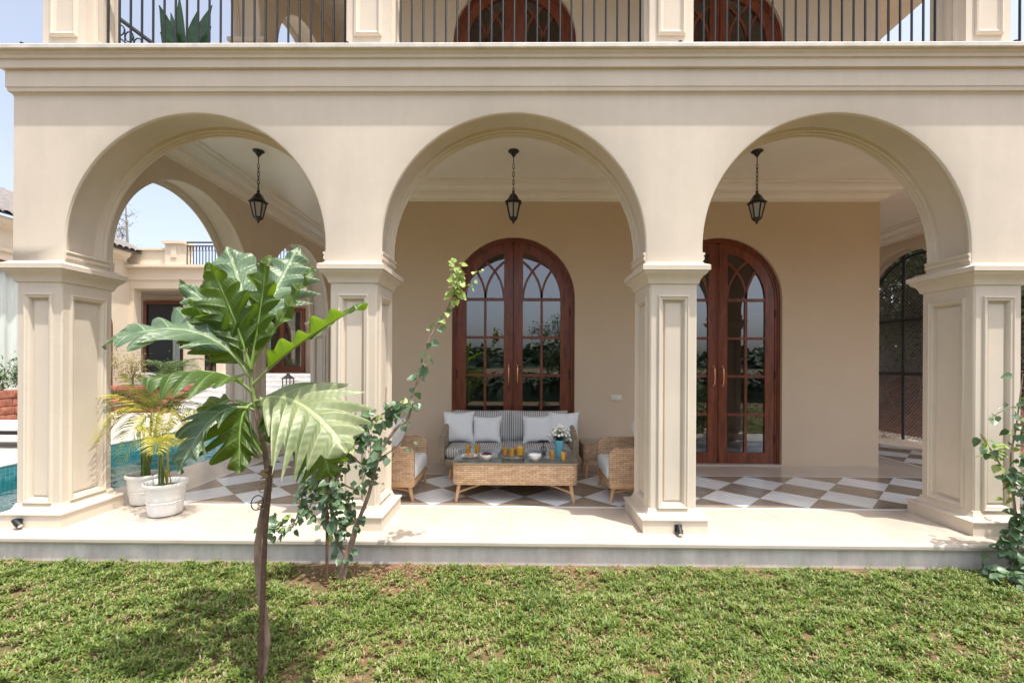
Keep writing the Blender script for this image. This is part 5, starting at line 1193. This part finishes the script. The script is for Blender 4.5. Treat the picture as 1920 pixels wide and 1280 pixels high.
for px_, py_, lab, what in ((912,862,'white bowl heaped with dark berries','berries'),(1003,863,'empty white bowl right of the tray','empty')):
    c_ = on(px_,py_); t = thing('bowl', lab, 'bowl', tuple(c_), 'white bowls on the coffee table'); q = MB(); q.lathe([(0,0),(.030,0),(.032,.006),(.052,.022),(.066,.046),(.070,.062),(.067,.062),(.060,.044),(.045,.022),(0,.010)], tuple(c_), 32); q.build('bowl', PORCEL, t, smooth=50, doubles=False)
    if what == 'berries':
        r_ = random.Random(5); q = MB()
        for k in range(34): a, rr_ = r_.uniform(0,6.28), .052*r_.random()**.5; q.lathe([(0,-.010),(.008,-.007),(.0105,0),(.008,.007),(0,.010)], (c_.x+rr_*math.cos(a), c_.y+rr_*math.sin(a), TT+.058+.022*(1-rr_/.052)), 8)
        q.build('berries', BERRY, t, smooth=60, doubles=False)
c_ = on(1048,854); t = thing('flower_vase', 'sky blue cylindrical vase of white flowers on the table', 'vase', tuple(c_)); q = MB(); q.lathe([(0,0),(.038,0),(.040,.004),(.051,.165),(.050,.17),(.047,.168),(.037,.01),(0,.008)], tuple(c_), 32); q.build('vase', VASEM, t, smooth=50, doubles=False)
t = thing('flower_bouquet', 'bunch of small white daisies standing in the blue vase', 'flowers', (c_.x,c_.y,TT+.02)); r_ = random.Random(12); q = MB(); fl = MB(); lf_ = MB()
for k in range(54):
    a = r_.uniform(0,6.28); rr_ = r_.random()**.6*.135; top = Vector((c_.x+rr_*math.cos(a), c_.y+rr_*math.sin(a)*.8, TT+.17+.13*(1-(rr_/.15)**2)+r_.uniform(-.02,.05)))
    q.tube(bez((c_.x+r_.uniform(-.02,.02),c_.y+r_.uniform(-.02,.02),TT+.02),(c_.x+.1*(top.x-c_.x),c_.y,TT+.15),top,5), .0018, 4)
    nn = Vector((top.x-c_.x, top.y-c_.y-.05, .09)).normalized(); u_ = nn.cross(Vector((0,0,1))).normalized(); v_ = nn.cross(u_)
    pr_ = r_.uniform(.014,.021)
    for j in range(8):
        b_ = 2*math.pi*j/8; d_ = u_*math.cos(b_)+v_*math.sin(b_); e_ = u_*-math.sin(b_)+v_*math.cos(b_)
        fl.add([top, top+d_*pr_*.6+e_*pr_*.32, top+d_*pr_+nn*.003, top+d_*pr_*.6-e_*pr_*.32], [(0,1,2,3)])
    for j in range(2): leaf(lf_, (top*.35+Vector((c_.x,c_.y,TT+.15))*.65), Vector((r_.gauss(0,1),r_.gauss(0,1),r_.uniform(.1,1))), .05, r_, .3)
q.build('stems', SHRUB, t, doubles=False); fl.build('blossoms', PETAL, t, smooth=0, doubles=False); lf_.build('leaves', SHRUB, t, smooth=0, doubles=False)
c_ = on(1019,851); t = thing('wire_palm_ornament', 'dark wire palm tree shaped ornament left of the blue vase', 'ornament', tuple(c_)); q = MB(); q.lathe([(0,0),(.028,0),(.026,.006),(0,.007)], tuple(c_), 16); q.tube([(c_.x,c_.y,TT),(c_.x,c_.y,TT+.13)], .004, 6)
for k in range(8): a = k*math.pi/4; q.tube(bez((c_.x,c_.y,TT+.13),(c_.x+.04*math.cos(a),c_.y+.04*math.sin(a),TT+.165),(c_.x+.075*math.cos(a),c_.y+.075*math.sin(a),TT+.125),6), [.003,.005,.0065,.006,.005,.003,.001], 5)
q.build('stand', BLACK, t); q = MB()
for k in range(6): a = k*math.pi/6; q.tube([(c_.x+.032*math.cos(a)*math.cos(u), c_.y+.032*math.sin(a)*math.cos(u), TT+.048+.040*math.sin(u)) for u in [j*math.pi/6 for j in range(13)]], .0016, 4)
q.build('cage', BLACK, t)
# ================================================================== BALCONY EXTRAS
t = thing('balcony_plant', 'broad leaved plant standing behind the balcony rail at upper left', 'plant', (pt(345,78,5.4).x,5.4,3.99)); bx0 = pt(345,78,5.4)
q = MB(); r_ = random.Random(3)
def blade(mb, b_, c2, e, w_, nrm):
    P = bez(b_,c2,e,14); rows = []
    for i, p_ in enumerate(P):
        u = i/14; d = (P[min(i+1,14)]-P[max(i-1,0)]).normalized(); s_ = d.cross(Vector(nrm)).normalized(); ww = w_*max(.05,math.sin(math.pi*min(1,max(0,u-.12)/.88)**.8))*(1 if u>.12 else .15); n_ = s_.cross(d)
        rows.append([p_-s_*ww+n_*ww*.25, p_, p_+s_*ww+n_*ww*.25])
    mb.rings(rows, False, closed=False)
for k, (a, b2, wv) in enumerate((((298,22),(330,60),.10),((336,4),(340,50),.07),((398,22),(365,70),.11),((300,72),(325,80),.07),((396,62),(372,85),.09),((320,36),(335,70),.08),((372,30),(352,70),.09))):
    q_ = MB(); e = pt(a[0],a[1]-12,5.4+.1*(k%3-1)); m_ = pt(b2[0],b2[1]+15,5.4); blade(q_, (bx0.x,5.4,4.15), tuple(m_), tuple(e), wv, (0,-1,.2)); q_.build('leaf', FLESH, t, smooth=60)
q = MB(); q.lathe([(0,0),(.15,0),(.19,.30),(.17,.30),(.15,.25),(0,.25)], (bx0.x,5.4,3.99), 20); q.build('pot', WHITEPOT, t, doubles=False)
# outer stair railing beyond the balcony
t = thing('stair_railing', 'black iron stair handrail with looped panels beyond the upper left balcony', 'railing', (pt(200,60,6.5).x,6.5,4))
A = pt(168,-6,6.5); Bp = pt(300,92,6.5); q = MB(); q.tube([A-Vector((.5,0,-.2)),A,Bp,Bp+(Bp-A)], .03, 8); q.build('handrail', BLACK, t)
q = MB(); d_ = (Bp-A)
for k in range(14):
    p_ = A+d_*(k/8.0); q.tube([p_-Vector((0,0,.10)), p_-Vector((0,0,1.0))], .009, 5); c2 = p_+d_*(1/16)-Vector((0,0,.16)); q.tube([c2+Vector((.06*math.cos(u),0,.075*math.sin(u))) for u in [j*math.pi/5 for j in range(11)]], .009, 5)
q.tube([A-Vector((0,0,.28)), A+d_*1.6-Vector((0,0,.28))], .012, 5); q.build('panel', BLACK, t)
